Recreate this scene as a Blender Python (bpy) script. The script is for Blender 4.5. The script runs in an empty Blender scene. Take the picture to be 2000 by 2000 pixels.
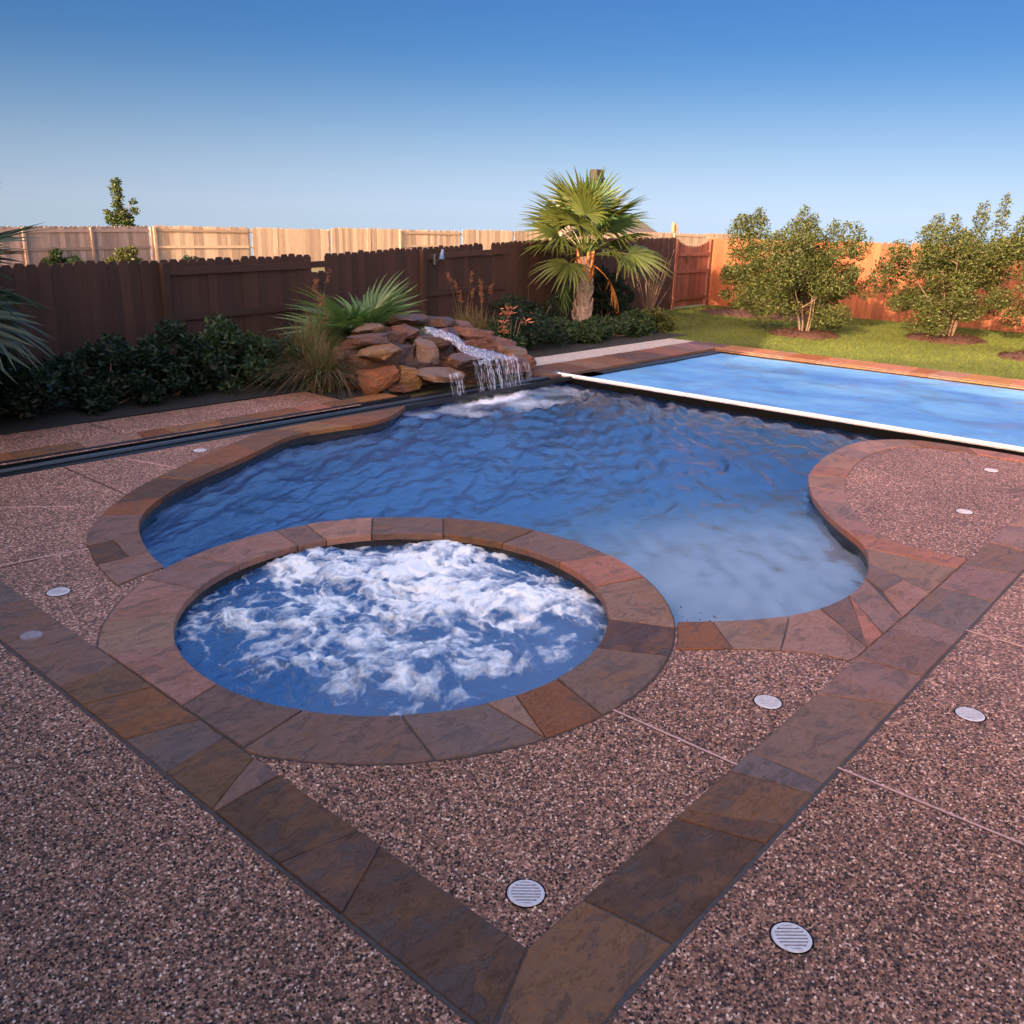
import bpy, math, random
import numpy as np
from mathutils import Matrix, Vector
from mathutils.geometry import delaunay_2d_cdt

R = math.radians
SC = bpy.context.scene
COL = SC.collection
random.seed(7)
rng = np.random.default_rng(11)

# ------------------------------------------------------------------ camera
CAM_H = 2.1
cam_d = bpy.data.cameras.new('camera')
cam_d.sensor_width = 36.0
cam_d.sensor_fit = 'HORIZONTAL'
cam_d.lens = 36.0 * 1732.1 / 2000.0
cam_d.clip_end = 2000
cam = bpy.data.objects.new('camera', cam_d)
COL.objects.link(cam)
yaw, pitch, roll = 0.714586, 0.317008, 0.0268
Fh = Vector((math.cos(yaw), math.sin(yaw), 0)); Rh = Vector((math.sin(yaw), -math.cos(yaw), 0)); Zh = Vector((0, 0, 1))
fw = Fh * math.cos(pitch) - Zh * math.sin(pitch)
up = Fh * math.sin(pitch) + Zh * math.cos(pitch)
cx_ = Rh * math.cos(roll) + up * math.sin(roll)
cy_ = up * math.cos(roll) - Rh * math.sin(roll)
mw = Matrix((cx_, cy_, -fw)).transposed().to_4x4()
mw.translation = Vector((0, 0, CAM_H))
cam.matrix_world = mw
SC.camera = cam

# ------------------------------------------------------------------ sky, sun, exposure
SUN_EL = R(14.5)
SUN_TRAVEL = R(10.0)            # the light travels this way in plan (from +X towards +Y)
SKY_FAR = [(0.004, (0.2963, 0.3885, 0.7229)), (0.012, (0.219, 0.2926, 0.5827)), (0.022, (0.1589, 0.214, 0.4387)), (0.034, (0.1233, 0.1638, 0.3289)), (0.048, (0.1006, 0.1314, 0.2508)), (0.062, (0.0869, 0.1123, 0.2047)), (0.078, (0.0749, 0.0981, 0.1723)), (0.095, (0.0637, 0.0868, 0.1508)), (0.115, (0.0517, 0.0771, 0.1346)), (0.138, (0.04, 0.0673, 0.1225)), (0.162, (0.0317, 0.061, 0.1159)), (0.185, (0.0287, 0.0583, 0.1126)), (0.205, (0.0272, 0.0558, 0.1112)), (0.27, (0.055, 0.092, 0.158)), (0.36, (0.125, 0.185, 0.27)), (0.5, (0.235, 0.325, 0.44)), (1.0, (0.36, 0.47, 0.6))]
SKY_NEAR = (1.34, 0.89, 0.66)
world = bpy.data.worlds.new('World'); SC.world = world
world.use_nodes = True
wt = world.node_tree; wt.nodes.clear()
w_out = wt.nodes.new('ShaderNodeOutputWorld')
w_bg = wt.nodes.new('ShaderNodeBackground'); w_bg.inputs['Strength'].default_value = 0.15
sky = wt.nodes.new('ShaderNodeTexSky'); sky.sky_type = 'NISHITA'; sky.sun_disc = False
sky.sun_elevation = SUN_EL
to_sun = (-math.cos(SUN_TRAVEL), -math.sin(SUN_TRAVEL))
sky.sun_rotation = math.atan2(to_sun[0], to_sun[1])
sky.air_density = 1.0; sky.dust_density = 1.6; sky.ozone_density = 1.0
# evening sky: bright and warm on the sun's side, deep clear blue opposite it, pale along the horizon; raised overhead to light the water and deck
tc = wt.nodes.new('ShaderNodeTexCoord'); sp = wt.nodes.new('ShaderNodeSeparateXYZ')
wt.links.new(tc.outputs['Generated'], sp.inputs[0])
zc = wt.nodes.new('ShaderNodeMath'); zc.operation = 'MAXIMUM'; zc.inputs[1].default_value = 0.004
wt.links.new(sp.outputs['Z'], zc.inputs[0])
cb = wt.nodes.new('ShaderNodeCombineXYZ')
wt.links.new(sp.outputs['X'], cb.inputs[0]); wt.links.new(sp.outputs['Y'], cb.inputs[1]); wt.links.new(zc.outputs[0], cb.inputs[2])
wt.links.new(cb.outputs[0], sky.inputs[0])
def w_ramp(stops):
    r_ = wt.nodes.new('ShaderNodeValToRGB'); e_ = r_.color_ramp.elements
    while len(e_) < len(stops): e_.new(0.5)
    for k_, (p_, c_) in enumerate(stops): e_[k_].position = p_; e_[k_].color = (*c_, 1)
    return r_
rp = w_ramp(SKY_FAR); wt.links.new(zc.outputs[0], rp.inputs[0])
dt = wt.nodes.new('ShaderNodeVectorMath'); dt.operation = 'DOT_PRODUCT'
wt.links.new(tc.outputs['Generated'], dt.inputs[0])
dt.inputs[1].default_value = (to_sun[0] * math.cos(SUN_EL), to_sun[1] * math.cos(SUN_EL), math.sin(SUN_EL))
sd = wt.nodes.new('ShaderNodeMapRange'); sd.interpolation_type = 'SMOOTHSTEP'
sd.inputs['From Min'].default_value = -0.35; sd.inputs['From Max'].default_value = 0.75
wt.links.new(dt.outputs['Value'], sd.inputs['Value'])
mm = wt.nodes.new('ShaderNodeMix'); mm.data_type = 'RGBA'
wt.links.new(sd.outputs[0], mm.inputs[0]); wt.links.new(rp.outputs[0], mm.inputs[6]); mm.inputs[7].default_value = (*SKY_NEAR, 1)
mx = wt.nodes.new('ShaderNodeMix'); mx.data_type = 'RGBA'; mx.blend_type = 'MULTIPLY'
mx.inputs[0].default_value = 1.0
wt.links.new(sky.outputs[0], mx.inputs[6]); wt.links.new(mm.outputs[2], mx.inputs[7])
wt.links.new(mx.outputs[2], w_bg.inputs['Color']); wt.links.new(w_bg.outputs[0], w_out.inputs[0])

sun_d = bpy.data.lights.new('sun', 'SUN')
sun_d.energy = 2.0; sun_d.angle = R(0.5); sun_d.color = (1.0, 0.70, 0.42)
sun = bpy.data.objects.new('sun', sun_d); COL.objects.link(sun)
travel = Vector((math.cos(SUN_EL) * math.cos(SUN_TRAVEL), math.cos(SUN_EL) * math.sin(SUN_TRAVEL), -math.sin(SUN_EL)))
sun.rotation_euler = travel.to_track_quat('-Z', 'Y').to_euler()
sun.location = (-20, 0, 15)

SC.view_settings.view_transform = 'Standard'
SC.view_settings.look = 'None'
SC.view_settings.gamma = 1.0
SC.view_settings.use_curve_mapping = False
SC.view_settings.exposure = 2.82
SC.cycles.use_denoising = True
SC.cycles.max_bounces = 7
SC.cycles.transparent_max_bounces = 12
SC.cycles.caustics_refractive = True
SC.cycles.caustics_reflective = False
SC.cycles.sample_clamp_indirect = 6.0

# ------------------------------------------------------------------ node helpers
class NT:
    def __init__(s, name):
        s.m = bpy.data.materials.new(name); s.m.use_nodes = True
        s.t = s.m.node_tree; s.t.nodes.clear()
        s.out = s.t.nodes.new('ShaderNodeOutputMaterial')
    def n(s, typ, ins=None, **props):
        nd = s.t.nodes.new('ShaderNode' + typ)
        for k, v in props.items(): setattr(nd, k, v)
        for k, v in (ins or {}).items(): s.set(nd.inputs[k], v)
        return nd
    def set(s, sock, v):
        if isinstance(v, bpy.types.NodeSocket): s.t.links.new(v, sock)
        elif isinstance(v, bpy.types.Node): s.t.links.new(v.outputs[0], sock)
        elif hasattr(sock.default_value, '__len__'):
            v = tuple(v); d = len(sock.default_value)
            sock.default_value = v + (1.0,) * (d - len(v)) if d > len(v) else v
        else: sock.default_value = v
    def noise(s, co, scale, detail=4.0, rough=0.55, dist=0.0):
        return s.n('TexNoise', {'Vector': co, 'Scale': scale, 'Detail': detail, 'Roughness': rough, 'Distortion': dist})
    def ramp(s, fac, stops, interp='LINEAR'):
        r = s.n('ValToRGB', {0: fac}); r.color_ramp.interpolation = interp
        e = r.color_ramp.elements
        while len(e) < len(stops): e.new(0.5)
        for k, (p, c) in enumerate(stops):
            e[k].position = p; e[k].color = (c, c, c, 1) if not hasattr(c, '__len__') else tuple(c) + ((1,) if len(c) == 3 else ())
        return r
    def mix(s, fac, a, b, mode='MIX'):
        m = s.n('Mix', data_type='RGBA', blend_type=mode)
        s.set(m.inputs[0], fac); s.set(m.inputs[6], a); s.set(m.inputs[7], b)
        return m.outputs[2]
    def math(s, op, a, b=0.0, clamp=False):
        m = s.n('Math', operation=op); m.use_clamp = clamp
        s.set(m.inputs[0], a); s.set(m.inputs[1], b); return m.outputs[0]
    def bump(s, h, strength=0.5, dist=0.01, normal=None):
        b = s.n('Bump', {'Height': h, 'Strength': strength, 'Distance': dist})
        if normal is not None: s.set(b.inputs['Normal'], normal)
        return b.outputs[0]
    def co(s, kind='Object', scale=None, rnd=False):
        v = s.n('TexCoord').outputs[kind]
        if rnd:
            oi = s.n('ObjectInfo')
            a = s.n('VectorMath', {0: v, 1: s.n('CombineXYZ', {0: s.math('MULTIPLY', oi.outputs['Random'], 37.0), 1: s.math('MULTIPLY', oi.outputs['Random'], 91.0), 2: s.math('MULTIPLY', oi.outputs['Random'], 13.0)}).outputs[0]}, operation='ADD')
            v = a.outputs[0]
        if scale is not None: v = s.n('Mapping', {'Vector': v, 'Scale': scale}).outputs[0]
        return v
    def pbr(s, color, rough=0.6, normal=None, **kw):
        p = s.n('BsdfPrincipled', {'Base Color': color, 'Roughness': rough})
        if normal is not None: s.set(p.inputs['Normal'], normal)
        for k, v in kw.items(): s.set(p.inputs[k.replace('_', ' ')], v)
        s.t.links.new(p.outputs[0], s.out.inputs[0])
        return p
    def finish(s, shader):
        s.t.links.new(shader.outputs[0] if isinstance(shader, bpy.types.Node) else shader, s.out.inputs[0]); return s.m

# ------------------------------------------------------------------ materials
MAT = {}

def mat_slate():
    k = NT('slate'); co = k.co('Object', rnd=True)
    base = k.n('ObjectInfo').outputs['Color']
    n1 = k.noise(co, 3.2, 6, 0.65, 0.3)
    st = k.n('Mapping', {'Vector': co, 'Scale': (2.2, 4.2, 4.0), 'Rotation': (0, 0, 0.5)}).outputs[0]
    n2 = k.noise(st, 2.2, 8, 0.68, 0.35)
    n3 = k.noise(co, 26, 5, 0.7)
    rust = k.ramp(n1, [(0.50, 0.0), (0.62, 1.0)])
    c = k.mix(k.math('MULTIPLY', rust, 0.8), base, k.mix(0.5, base, (0.26, 0.105, 0.04)))
    grey = k.ramp(n2, [(0.38, 1.0), (0.5, 0.0)])
    c = k.mix(k.math('MULTIPLY', grey, 0.7), c, k.mix(0.6, base, (0.10, 0.085, 0.09)))
    c = k.mix(0.55, c, k.ramp(n3, [(0.25, 0.62), (0.75, 1.35)]), 'MULTIPLY')
    lay = k.ramp(n2, [(0.30, 0.0), (0.42, 0.35), (0.44, 0.55), (0.56, 0.7), (0.58, 0.9), (0.8, 1.0)])
    h = k.math('ADD', k.math('MULTIPLY', lay, 0.7), k.math('MULTIPLY', n3, 0.4))
    nb = k.bump(h, 0.8, 0.02)
    ro = k.ramp(n3, [(0.3, 0.28), (0.7, 0.52)])
    k.pbr(c, ro, nb, Specular_IOR_Level=0.16); return k.m
MAT['slate'] = mat_slate()

def mat_mortar(name, col):
    k = NT(name); co = k.co()
    k.pbr(k.mix(0.5, col, k.ramp(k.noise(co, 60), [(0.3, 0.5), (0.7, 1.3)]), 'MULTIPLY'), 0.9, k.bump(k.noise(co, 180), 0.5, 0.004)); return k.m
MAT['mortar'] = mat_mortar('mortar', (0.075, 0.06, 0.06))
MAT['joint'] = mat_mortar('joint_sealant', (0.62, 0.36, 0.33))

STONES = [(0.0, (0.045, 0.033, 0.035)), (0.20, (0.17, 0.095, 0.078)), (0.42, (0.33, 0.190, 0.145)), (0.64, (0.48, 0.285, 0.22)), (0.80, (0.28, 0.160, 0.125)), (0.91, (0.68, 0.50, 0.44))]
def mat_aggregate(name, strength=1.0, tint=(1, 1, 1)):
    k = NT(name); co = k.co()
    wob = k.n('VectorMath', {0: co, 1: k.n('VectorMath', {0: k.noise(co, 90, 2).outputs['Color'], 3: 0.007}, operation='SCALE').outputs[0]}, operation='ADD').outputs[0]
    v = k.n('TexVoronoi', {'Vector': wob, 'Scale': 86.0, 'Randomness': 1.0}, feature='F1')
    v2 = k.n('TexVoronoi', {'Vector': wob, 'Scale': 150.0}, feature='F1')
    pick = k.n('SeparateColor', {0: v.outputs['Color']}).outputs[0]
    pick2 = k.n('SeparateColor', {0: v2.outputs['Color']}).outputs[1]
    c1 = k.ramp(pick, STONES, 'CONSTANT'); c2 = k.ramp(pick2, STONES, 'CONSTANT')
    c = k.mix(0.18, c1, c2)
    edge = k.ramp(v.outputs['Distance'], [(0.45, 0.0), (0.75, 1.0)])
    c = k.mix(edge, c, (0.085, 0.050, 0.042))
    big = k.ramp(k.noise(co, 0.9, 4, 0.6), [(0.3, 0.78), (0.7, 1.15)])
    st_ = k.ramp(k.noise(co, 2.6, 6, 0.7, 1.5), [(0.36, 0.72), (0.47, 1.0)])
    c = k.mix(1.0, c, big, 'MULTIPLY'); c = k.mix(1.0, c, tint, 'MULTIPLY'); c = k.mix(0.7, c, st_, 'MULTIPLY')
    h = k.ramp(v.outputs['Distance'], [(0.0, 1.0), (0.6, 0.4), (0.9, 0.0)])
    k.pbr(c, 0.55, k.bump(h, 0.6 * strength, 0.006), Specular_IOR_Level=0.25); return k.m
MAT['aggregate'] = mat_aggregate('exposed_aggregate', 1.0, (1.46, 1.17, 1.00))

def mat_pebble():
    k = NT('pebble')
    a = k.n('Attribute', attribute_name='col')
    k.pbr(a.outputs['Color'], 0.45, k.bump(k.noise(k.co(), 400, 2), 0.25, 0.001), Specular_IOR_Level=0.25); return k.m
MAT['pebble'] = mat_pebble()

def mat_simple(name, col, rough=0.6, nscale=20, nam=0.4, bump=0.2, metallic=0.0, **kw):
    k = NT(name); co = k.co('Object', rnd=True)
    n = k.noise(co, nscale, 5, 0.6)
    c = k.mix(nam, col, k.ramp(n, [(0.25, 0.4), (0.75, 1.5)]), 'MULTIPLY')
    k.pbr(c, rough, k.bump(n, bump, 0.01), Metallic=metallic, **kw); return k.m
MAT['concrete'] = mat_simple('pale_concrete', (0.42, 0.35, 0.32), 0.85, 12, 0.4, 0.15)
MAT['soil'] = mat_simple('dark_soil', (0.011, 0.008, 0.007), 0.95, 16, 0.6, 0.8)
MAT['mulch'] = mat_simple('bark_mulch', (0.075, 0.030, 0.020), 0.9, 45, 0.7, 1.0)
MAT['ground'] = mat_simple('dry_ground', (0.13, 0.12, 0.05), 0.95, 0.8, 0.5, 0.3)
MAT['white_plastic'] = mat_simple('white_plastic', (0.66, 0.58, 0.60), 0.45, 60, 0.35, 0.05)
MAT['white_paint'] = mat_simple('white_powder_coat', (0.82, 0.80, 0.82), 0.3, 30, 0.1, 0.03)
MAT['black_metal'] = mat_simple('black_anodised_metal', (0.012, 0.013, 0.016), 0.38, 40, 0.3, 0.05)
MAT['silver_metal'] = mat_simple('brushed_aluminium', (0.42, 0.43, 0.46), 0.35, 80, 0.3, 0.1, 1.0)
MAT['shade_black'] = mat_simple('painted_shade_black', (0.006, 0.006, 0.006), 0.95, 20, 0.2, 0.1, Specular_IOR_Level=0.05)  # flat black standing in for shade in drains, rim gaps and under the bar
MAT['brick'] = mat_simple('house_brick', (0.30, 0.16, 0.11), 0.85, 30, 0.5, 0.4)
MAT['roof'] = mat_simple('roof_shingle', (0.10, 0.085, 0.08), 0.9, 30, 0.6, 0.5)
MAT['dark_stone'] = mat_simple('dark_chimney_stone', (0.022, 0.021, 0.025), 0.9, 20, 0.5, 0.3)
MAT['cream'] = mat_simple('cream_siding', (0.55, 0.42, 0.34), 0.8, 10, 0.2, 0.1)
MAT['tile'] = mat_simple('waterline_tile', (0.035, 0.03, 0.03), 0.25, 25, 0.6, 0.15)

def mat_lawn():
    k = NT('lawn'); co = k.co()
    n = k.noise(co, 1.1, 4, 0.6); n2 = k.noise(co, 55, 3, 0.7)
    c = k.ramp(n, [(0.3, (0.08, 0.11, 0.024)), (0.55, (0.12, 0.145, 0.032)), (0.75, (0.17, 0.165, 0.046))])
    c = k.mix(0.6, c, k.ramp(n2, [(0.3, 0.5), (0.7, 1.4)]), 'MULTIPLY')
    k.pbr(c, 0.8, k.bump(n2, 0.8, 0.03)); return k.m
MAT['lawn'] = mat_lawn()

def mat_wood(name, col, rough=0.75, grain=0.55):
    k = NT(name); co = k.co('Object', (9, 9, 0.9), rnd=True)
    oi = k.n('ObjectInfo')
    n = k.noise(co, 4, 6, 0.65, 0.6)
    c = k.mix(grain, col, k.ramp(n, [(0.25, 0.35), (0.5, 1.0), (0.75, 1.55)]), 'MULTIPLY')
    c = k.mix(1.0, c, k.ramp(oi.outputs['Random'], [(0.0, 0.7), (1.0, 1.3)]), 'MULTIPLY')
    k.pbr(c, rough, k.bump(n, 0.4, 0.006)); return k.m
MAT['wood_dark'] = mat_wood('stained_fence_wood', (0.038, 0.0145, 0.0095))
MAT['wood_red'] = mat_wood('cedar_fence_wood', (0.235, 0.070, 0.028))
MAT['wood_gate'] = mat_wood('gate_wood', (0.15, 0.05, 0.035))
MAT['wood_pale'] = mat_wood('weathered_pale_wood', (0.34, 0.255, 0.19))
MAT['wood_grey'] = mat_wood('weathered_grey_wood', (0.27, 0.20, 0.18))

def mat_leaf(name, col, trans=0.3, rough=0.5, spec=0.35):
    k = NT(name)
    a = k.n('Attribute', attribute_name='col').outputs['Color']
    c = k.mix(1.0, col, a, 'MULTIPLY')
    p = k.n('BsdfPrincipled', {'Base Color': c, 'Roughness': rough, 'Specular IOR Level': spec})
    tr = k.n('BsdfTranslucent', {'Color': k.mix(1.0, c, (1.25, 1.3, 0.6), 'MULTIPLY')})
    ms = k.n('MixShader', {0: trans, 1: p, 2: tr})
    return k.finish(ms)
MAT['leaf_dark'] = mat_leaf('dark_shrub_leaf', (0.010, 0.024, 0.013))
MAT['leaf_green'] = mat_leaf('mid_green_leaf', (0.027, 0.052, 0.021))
MAT['leaf_olive'] = mat_leaf('olive_leaf', (0.062, 0.076, 0.020))
MAT['leaf_palm'] = mat_leaf('palm_leaf', (0.066, 0.095, 0.024), 0.3, 0.4, 0.5)
MAT['leaf_palm_green'] = mat_leaf('green_palm_leaf', (0.075, 0.150, 0.060), 0.3, 0.4, 0.5)  # greener leaf colour for the low palm and some big palm fronds
MAT['leaf_blue'] = mat_leaf('blue_green_palm_leaf', (0.05, 0.085, 0.07), 0.25, 0.4, 0.5)
MAT['leaf_dead'] = mat_leaf('dead_palm_leaf', (0.42, 0.20, 0.06), 0.2, 0.7, 0.2)
MAT['leaf_straw'] = mat_leaf('straw_grass', (0.17, 0.115, 0.07), 0.3, 0.6, 0.2)
MAT['plume'] = mat_leaf('grass_plume', (0.22, 0.105, 0.07), 0.3, 0.8, 0.1)
MAT['leaf_flower'] = mat_leaf('coral_leaf', (0.42, 0.15, 0.09), 0.3, 0.5, 0.3)
MAT['grass_blade'] = mat_leaf('grass_blade', (0.115, 0.140, 0.032), 0.35, 0.6, 0.2)
MAT['bark'] = mat_simple('bark', (0.15, 0.10, 0.072), 0.9, 30, 0.6, 0.6)
MAT['palm_bark'] = mat_simple('palm_bark', (0.26, 0.20, 0.18), 0.9, 24, 0.7, 0.8)
MAT['palm_boot'] = mat_simple('palm_boot', (0.42, 0.16, 0.06), 0.85, 24, 0.6, 0.6)

def mat_rock():
    k = NT('sandstone_rock'); co = k.co('Object', rnd=True)
    base = k.n('ObjectInfo').outputs['Color']
    n1 = k.noise(co, 2.6, 6, 0.65, 0.8)
    st = k.n('Mapping', {'Vector': co, 'Scale': (1.5, 1.5, 9.0)}).outputs[0]
    n2 = k.noise(st, 3.0, 5, 0.65, 0.6); n3 = k.noise(co, 30, 5, 0.7)
    c = k.mix(k.ramp(n1, [(0.42, 0.0), (0.6, 1.0)]), base, k.mix(0.35, base, (0.30, 0.11, 0.035)))
    c = k.mix(k.math('MULTIPLY', k.ramp(n2, [(0.55, 0.0), (0.68, 1.0)]), 0.7), c, (0.06, 0.045, 0.045))
    c = k.mix(0.6, c, k.ramp(n3, [(0.25, 0.5), (0.75, 1.4)]), 'MULTIPLY')
    h = k.math('ADD', k.math('MULTIPLY', n2, 0.6), k.math('MULTIPLY', n3, 0.4))
    k.pbr(c, k.ramp(n1, [(0.3, 0.3), (0.6, 0.7)]), k.bump(h, 1.0, 0.07)); return k.m
MAT['rock'] = mat_rock()

def mat_plaster():
    k = NT('pool_plaster'); co = k.co()
    n = k.noise(co, 2.0, 3, 0.5)
    k.pbr(k.mix(n, (0.64, 0.67, 0.76), (0.78, 0.80, 0.88)), 0.7); return k.m
MAT['plaster'] = mat_plaster()
MAT['pale_plaster'] = mat_simple('pale_plaster', (0.74, 0.78, 0.92), 0.7, 3, 0.12, 0.05)
def mat_spa_plaster():
    k = NT('spa_plaster')
    k.pbr((0.10, 0.24, 0.50), 0.7); return k.m
MAT['spa_plaster'] = mat_spa_plaster()

def mat_water(name, body, body_mix, foam_col=(0.82, 0.84, 0.92), b1=0.25, b2=0.2, absorb=None, fr=(0.32, 0.62)):
    k = NT(name); co = k.co()
    foam = k.n('Attribute', attribute_name='foam').outputs['Fac']
    rip = k.n('Attribute', attribute_name='ripple').outputs['Fac']
    ca = k.n('Mapping', {'Vector': co, 'Scale': (1.0, 1.7, 1.0), 'Rotation': (0, 0, -0.75)}).outputs[0]
    n1 = k.noise(ca, 7.0, 3, 0.55, 0.6); n2 = k.noise(co, 24.0, 3, 0.6, 0.3)
    nb = k.n('Bump', {'Height': n1, 'Strength': k.math('MULTIPLY', rip, b1), 'Distance': 0.06})
    nb2 = k.n('Bump', {'Height': n2, 'Strength': k.math('MULTIPLY', rip, b2), 'Distance': 0.02, 'Normal': nb.outputs[0]})
    w = k.n('BsdfPrincipled', {'Base Color': (0.97, 0.985, 1.0), 'Roughness': 0.01, 'IOR': 1.5, 'Transmission Weight': 1.0, 'Normal': nb2.outputs[0]})
    d = k.n('BsdfPrincipled', {'Base Color': body, 'Roughness': 0.03, 'IOR': 1.45, 'Normal': nb2.outputs[0]})
    m1 = k.n('MixShader', {0: body_mix, 1: w, 2: d})
    fn = k.noise(co, 70, 6, 0.78, 0.3)
    fm = k.ramp(k.math('ADD', foam, k.math('MULTIPLY', k.math('SUBTRACT', fn, 0.5), 0.55)), [(fr[0], 0.0), (fr[1], 1.0)])
    fo = k.n('BsdfPrincipled', {'Base Color': foam_col, 'Roughness': 0.55, 'Normal': k.bump(fn, 0.45, 0.03), 'Subsurface Weight': 0.0})
    if absorb is not None:
        va = k.n('VolumeAbsorption', {'Color': absorb[0], 'Density': absorb[1]}); k.t.links.new(va.outputs[0], k.out.inputs['Volume'])
    return k.finish(k.n('MixShader', {0: fm, 1: m1, 2: fo}))
MAT['pool_water'] = mat_water('pool_water', (0.10, 0.26, 0.46), 0.03, b1=0.24, b2=0.10, absorb=((0.03, 0.50, 0.87), 0.76))
MAT['spa_water'] = mat_water('spa_water', (0.045, 0.165, 0.44), 0.5, foam_col=(0.96, 0.96, 0.985), b1=0.6, b2=0.7, fr=(0.26, 0.78))

def mat_cover():
    k = NT('blue_vinyl_cover'); co = k.co()
    st = k.n('Mapping', {'Vector': co, 'Scale': (1.0, 0.65, 1.0), 'Rotation': (0, 0, 0.25)}).outputs[0]
    n = k.noise(st, 0.9, 6, 0.62, 0.6); n2 = k.noise(co, 5, 5, 0.6, 0.5)
    c = k.ramp(n, [(0.34, (0.085, 0.235, 0.54)), (0.5, (0.125, 0.32, 0.60)), (0.66, (0.19, 0.42, 0.66))])
    c = k.mix(0.25, c, k.ramp(n2, [(0.3, 0.6), (0.7, 1.3)]), 'MULTIPLY')
    wet = k.ramp(k.noise(st, 1.6, 5, 0.6, 0.9), [(0.52, 0.0), (0.58, 1.0)])
    c = k.mix(k.math('MULTIPLY', wet, 0.16), c, (0.07, 0.17, 0.38))
    wr = k.noise(k.n('Mapping', {'Vector': co, 'Scale': (7.0, 0.9, 1.0)}).outputs[0], 2.0, 4, 0.6, 0.4)
    k.pbr(c, k.mix(wet, (0.5, 0.5, 0.5), (0.28, 0.28, 0.28)), k.bump(k.math('ADD', n2, k.math('MULTIPLY', wr, 0.6)), 0.35, 0.03)); return k.m
MAT['cover'] = mat_cover()

def mat_fall():
    k = NT('falling_water'); co = k.co('Object', (1, 1, 0.3))
    n = k.noise(co, 40, 3, 0.6)
    d = k.n('BsdfPrincipled', {'Base Color': (0.62, 0.68, 0.90), 'Roughness': 0.15, 'IOR': 1.33})
    t = k.n('BsdfTransparent', {'Color': (0.9, 0.94, 1.0)})
    return k.finish(k.n('MixShader', {0: k.ramp(n, [(0.35, 0.05), (0.7, 0.7)]), 1: t, 2: d}))
MAT['fall'] = mat_fall()
def mat_glass():
    k = NT('window_glass'); k.pbr((0.03, 0.04, 0.05), 0.05); return k.m
MAT['glass'] = mat_glass()

# ------------------------------------------------------------------ object helpers
def link(o, parent=None):
    COL.objects.link(o)
    if parent is not None: o.parent = parent
    return o

def tag(o, label=None, cat=None, group=None, kind=None):
    if label: o['label'] = label
    if cat: o['category'] = cat
    if group: o['group'] = group
    if kind: o['kind'] = kind
    return o

def empty(name, loc=(0, 0, 0), rz=0.0):
    o = bpy.data.objects.new(name, None); o.location = loc; o.rotation_euler = (0, 0, rz)
    o.empty_display_size = 0.2
    return link(o)

def new_mesh(name, verts, faces, mat, smooth=False, col=None, attrs=None):
    me = bpy.data.meshes.new(name)
    if isinstance(faces, np.ndarray):
        verts = np.asarray(verts, np.float32)
        nf, k = faces.shape
        me.vertices.add(len(verts)); me.vertices.foreach_set('co', verts.ravel())
        me.loops.add(nf * k); me.loops.foreach_set('vertex_index', faces.astype(np.int32).ravel())
        me.polygons.add(nf); me.polygons.foreach_set('loop_start', np.arange(0, nf * k, k, dtype=np.int32))
        me.update(calc_edges=True)
    else:
        me.from_pydata([tuple(map(float, v)) for v in verts], [], faces); me.update()
    me.materials.append(MAT[mat])
    if col is not None:
        c = np.ones((len(me.vertices), 4), np.float32); c[:, :3] = np.asarray(col, np.float32).reshape(-1, 3)
        a = me.color_attributes.new('col', 'FLOAT_COLOR', 'POINT'); a.data.foreach_set('color', c.ravel())
    for k_, v_ in (attrs or {}).items():
        a = me.attributes.new(k_, 'FLOAT', 'POINT'); a.data.foreach_set('value', np.asarray(v_, np.float32))
    if smooth: me.polygons.foreach_set('use_smooth', np.ones(len(me.polygons), bool))
    return me

def obj(name, me, parent=None, loc=None, color=None):
    o = bpy.data.objects.new(name, me)
    if loc is not None: o.location = loc
    if color is not None: o.color = tuple(color) + (1,)
    return link(o, parent)

class MB:
    """collects boxes, tubes and polygons into one mesh"""
    def __init__(s): s.v = []; s.f = []
    def add(s, vs, fs):
        b = len(s.v); s.v += [tuple(v) for v in vs]; s.f += [tuple(i + b for i in f) for f in fs]
    def box(s, x0, x1, y0, y1, z0, z1):
        s.add([(x0, y0, z0), (x1, y0, z0), (x1, y1, z0), (x0, y1, z0), (x0, y0, z1), (x1, y0, z1), (x1, y1, z1), (x0, y1, z1)],
              [(0, 3, 2, 1), (4, 5, 6, 7), (0, 1, 5, 4), (1, 2, 6, 5), (2, 3, 7, 6), (3, 0, 4, 7)])
    def tube(s, pts, rad, n=7, cap=True):
        pts = [Vector(p) for p in pts]; rings = []
        for i, p in enumerate(pts):
            d = (pts[min(i + 1, len(pts) - 1)] - pts[max(i - 1, 0)]).normalized()
            a = d.orthogonal().normalized() if i == 0 else (pa - d * pa.dot(d)).normalized()
            pa = a; b = d.cross(a); r = rad[i] if hasattr(rad, '__len__') else rad
            rings.append([p + (a * math.cos(2 * math.pi * k / n) + b * math.sin(2 * math.pi * k / n)) * r for k in range(n)])
        vs = [v for rg in rings for v in rg]
        fs = [(i * n + k, i * n + (k + 1) % n, (i + 1) * n + (k + 1) % n, (i + 1) * n + k) for i in range(len(pts) - 1) for k in range(n)]
        if cap: fs += [tuple(range(n))[::-1], tuple(range((len(pts) - 1) * n, len(pts) * n))]
        s.add(vs, fs)
    def mesh(s, name, mat, smooth=False): return new_mesh(name, s.v, s.f, mat, smooth)

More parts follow.
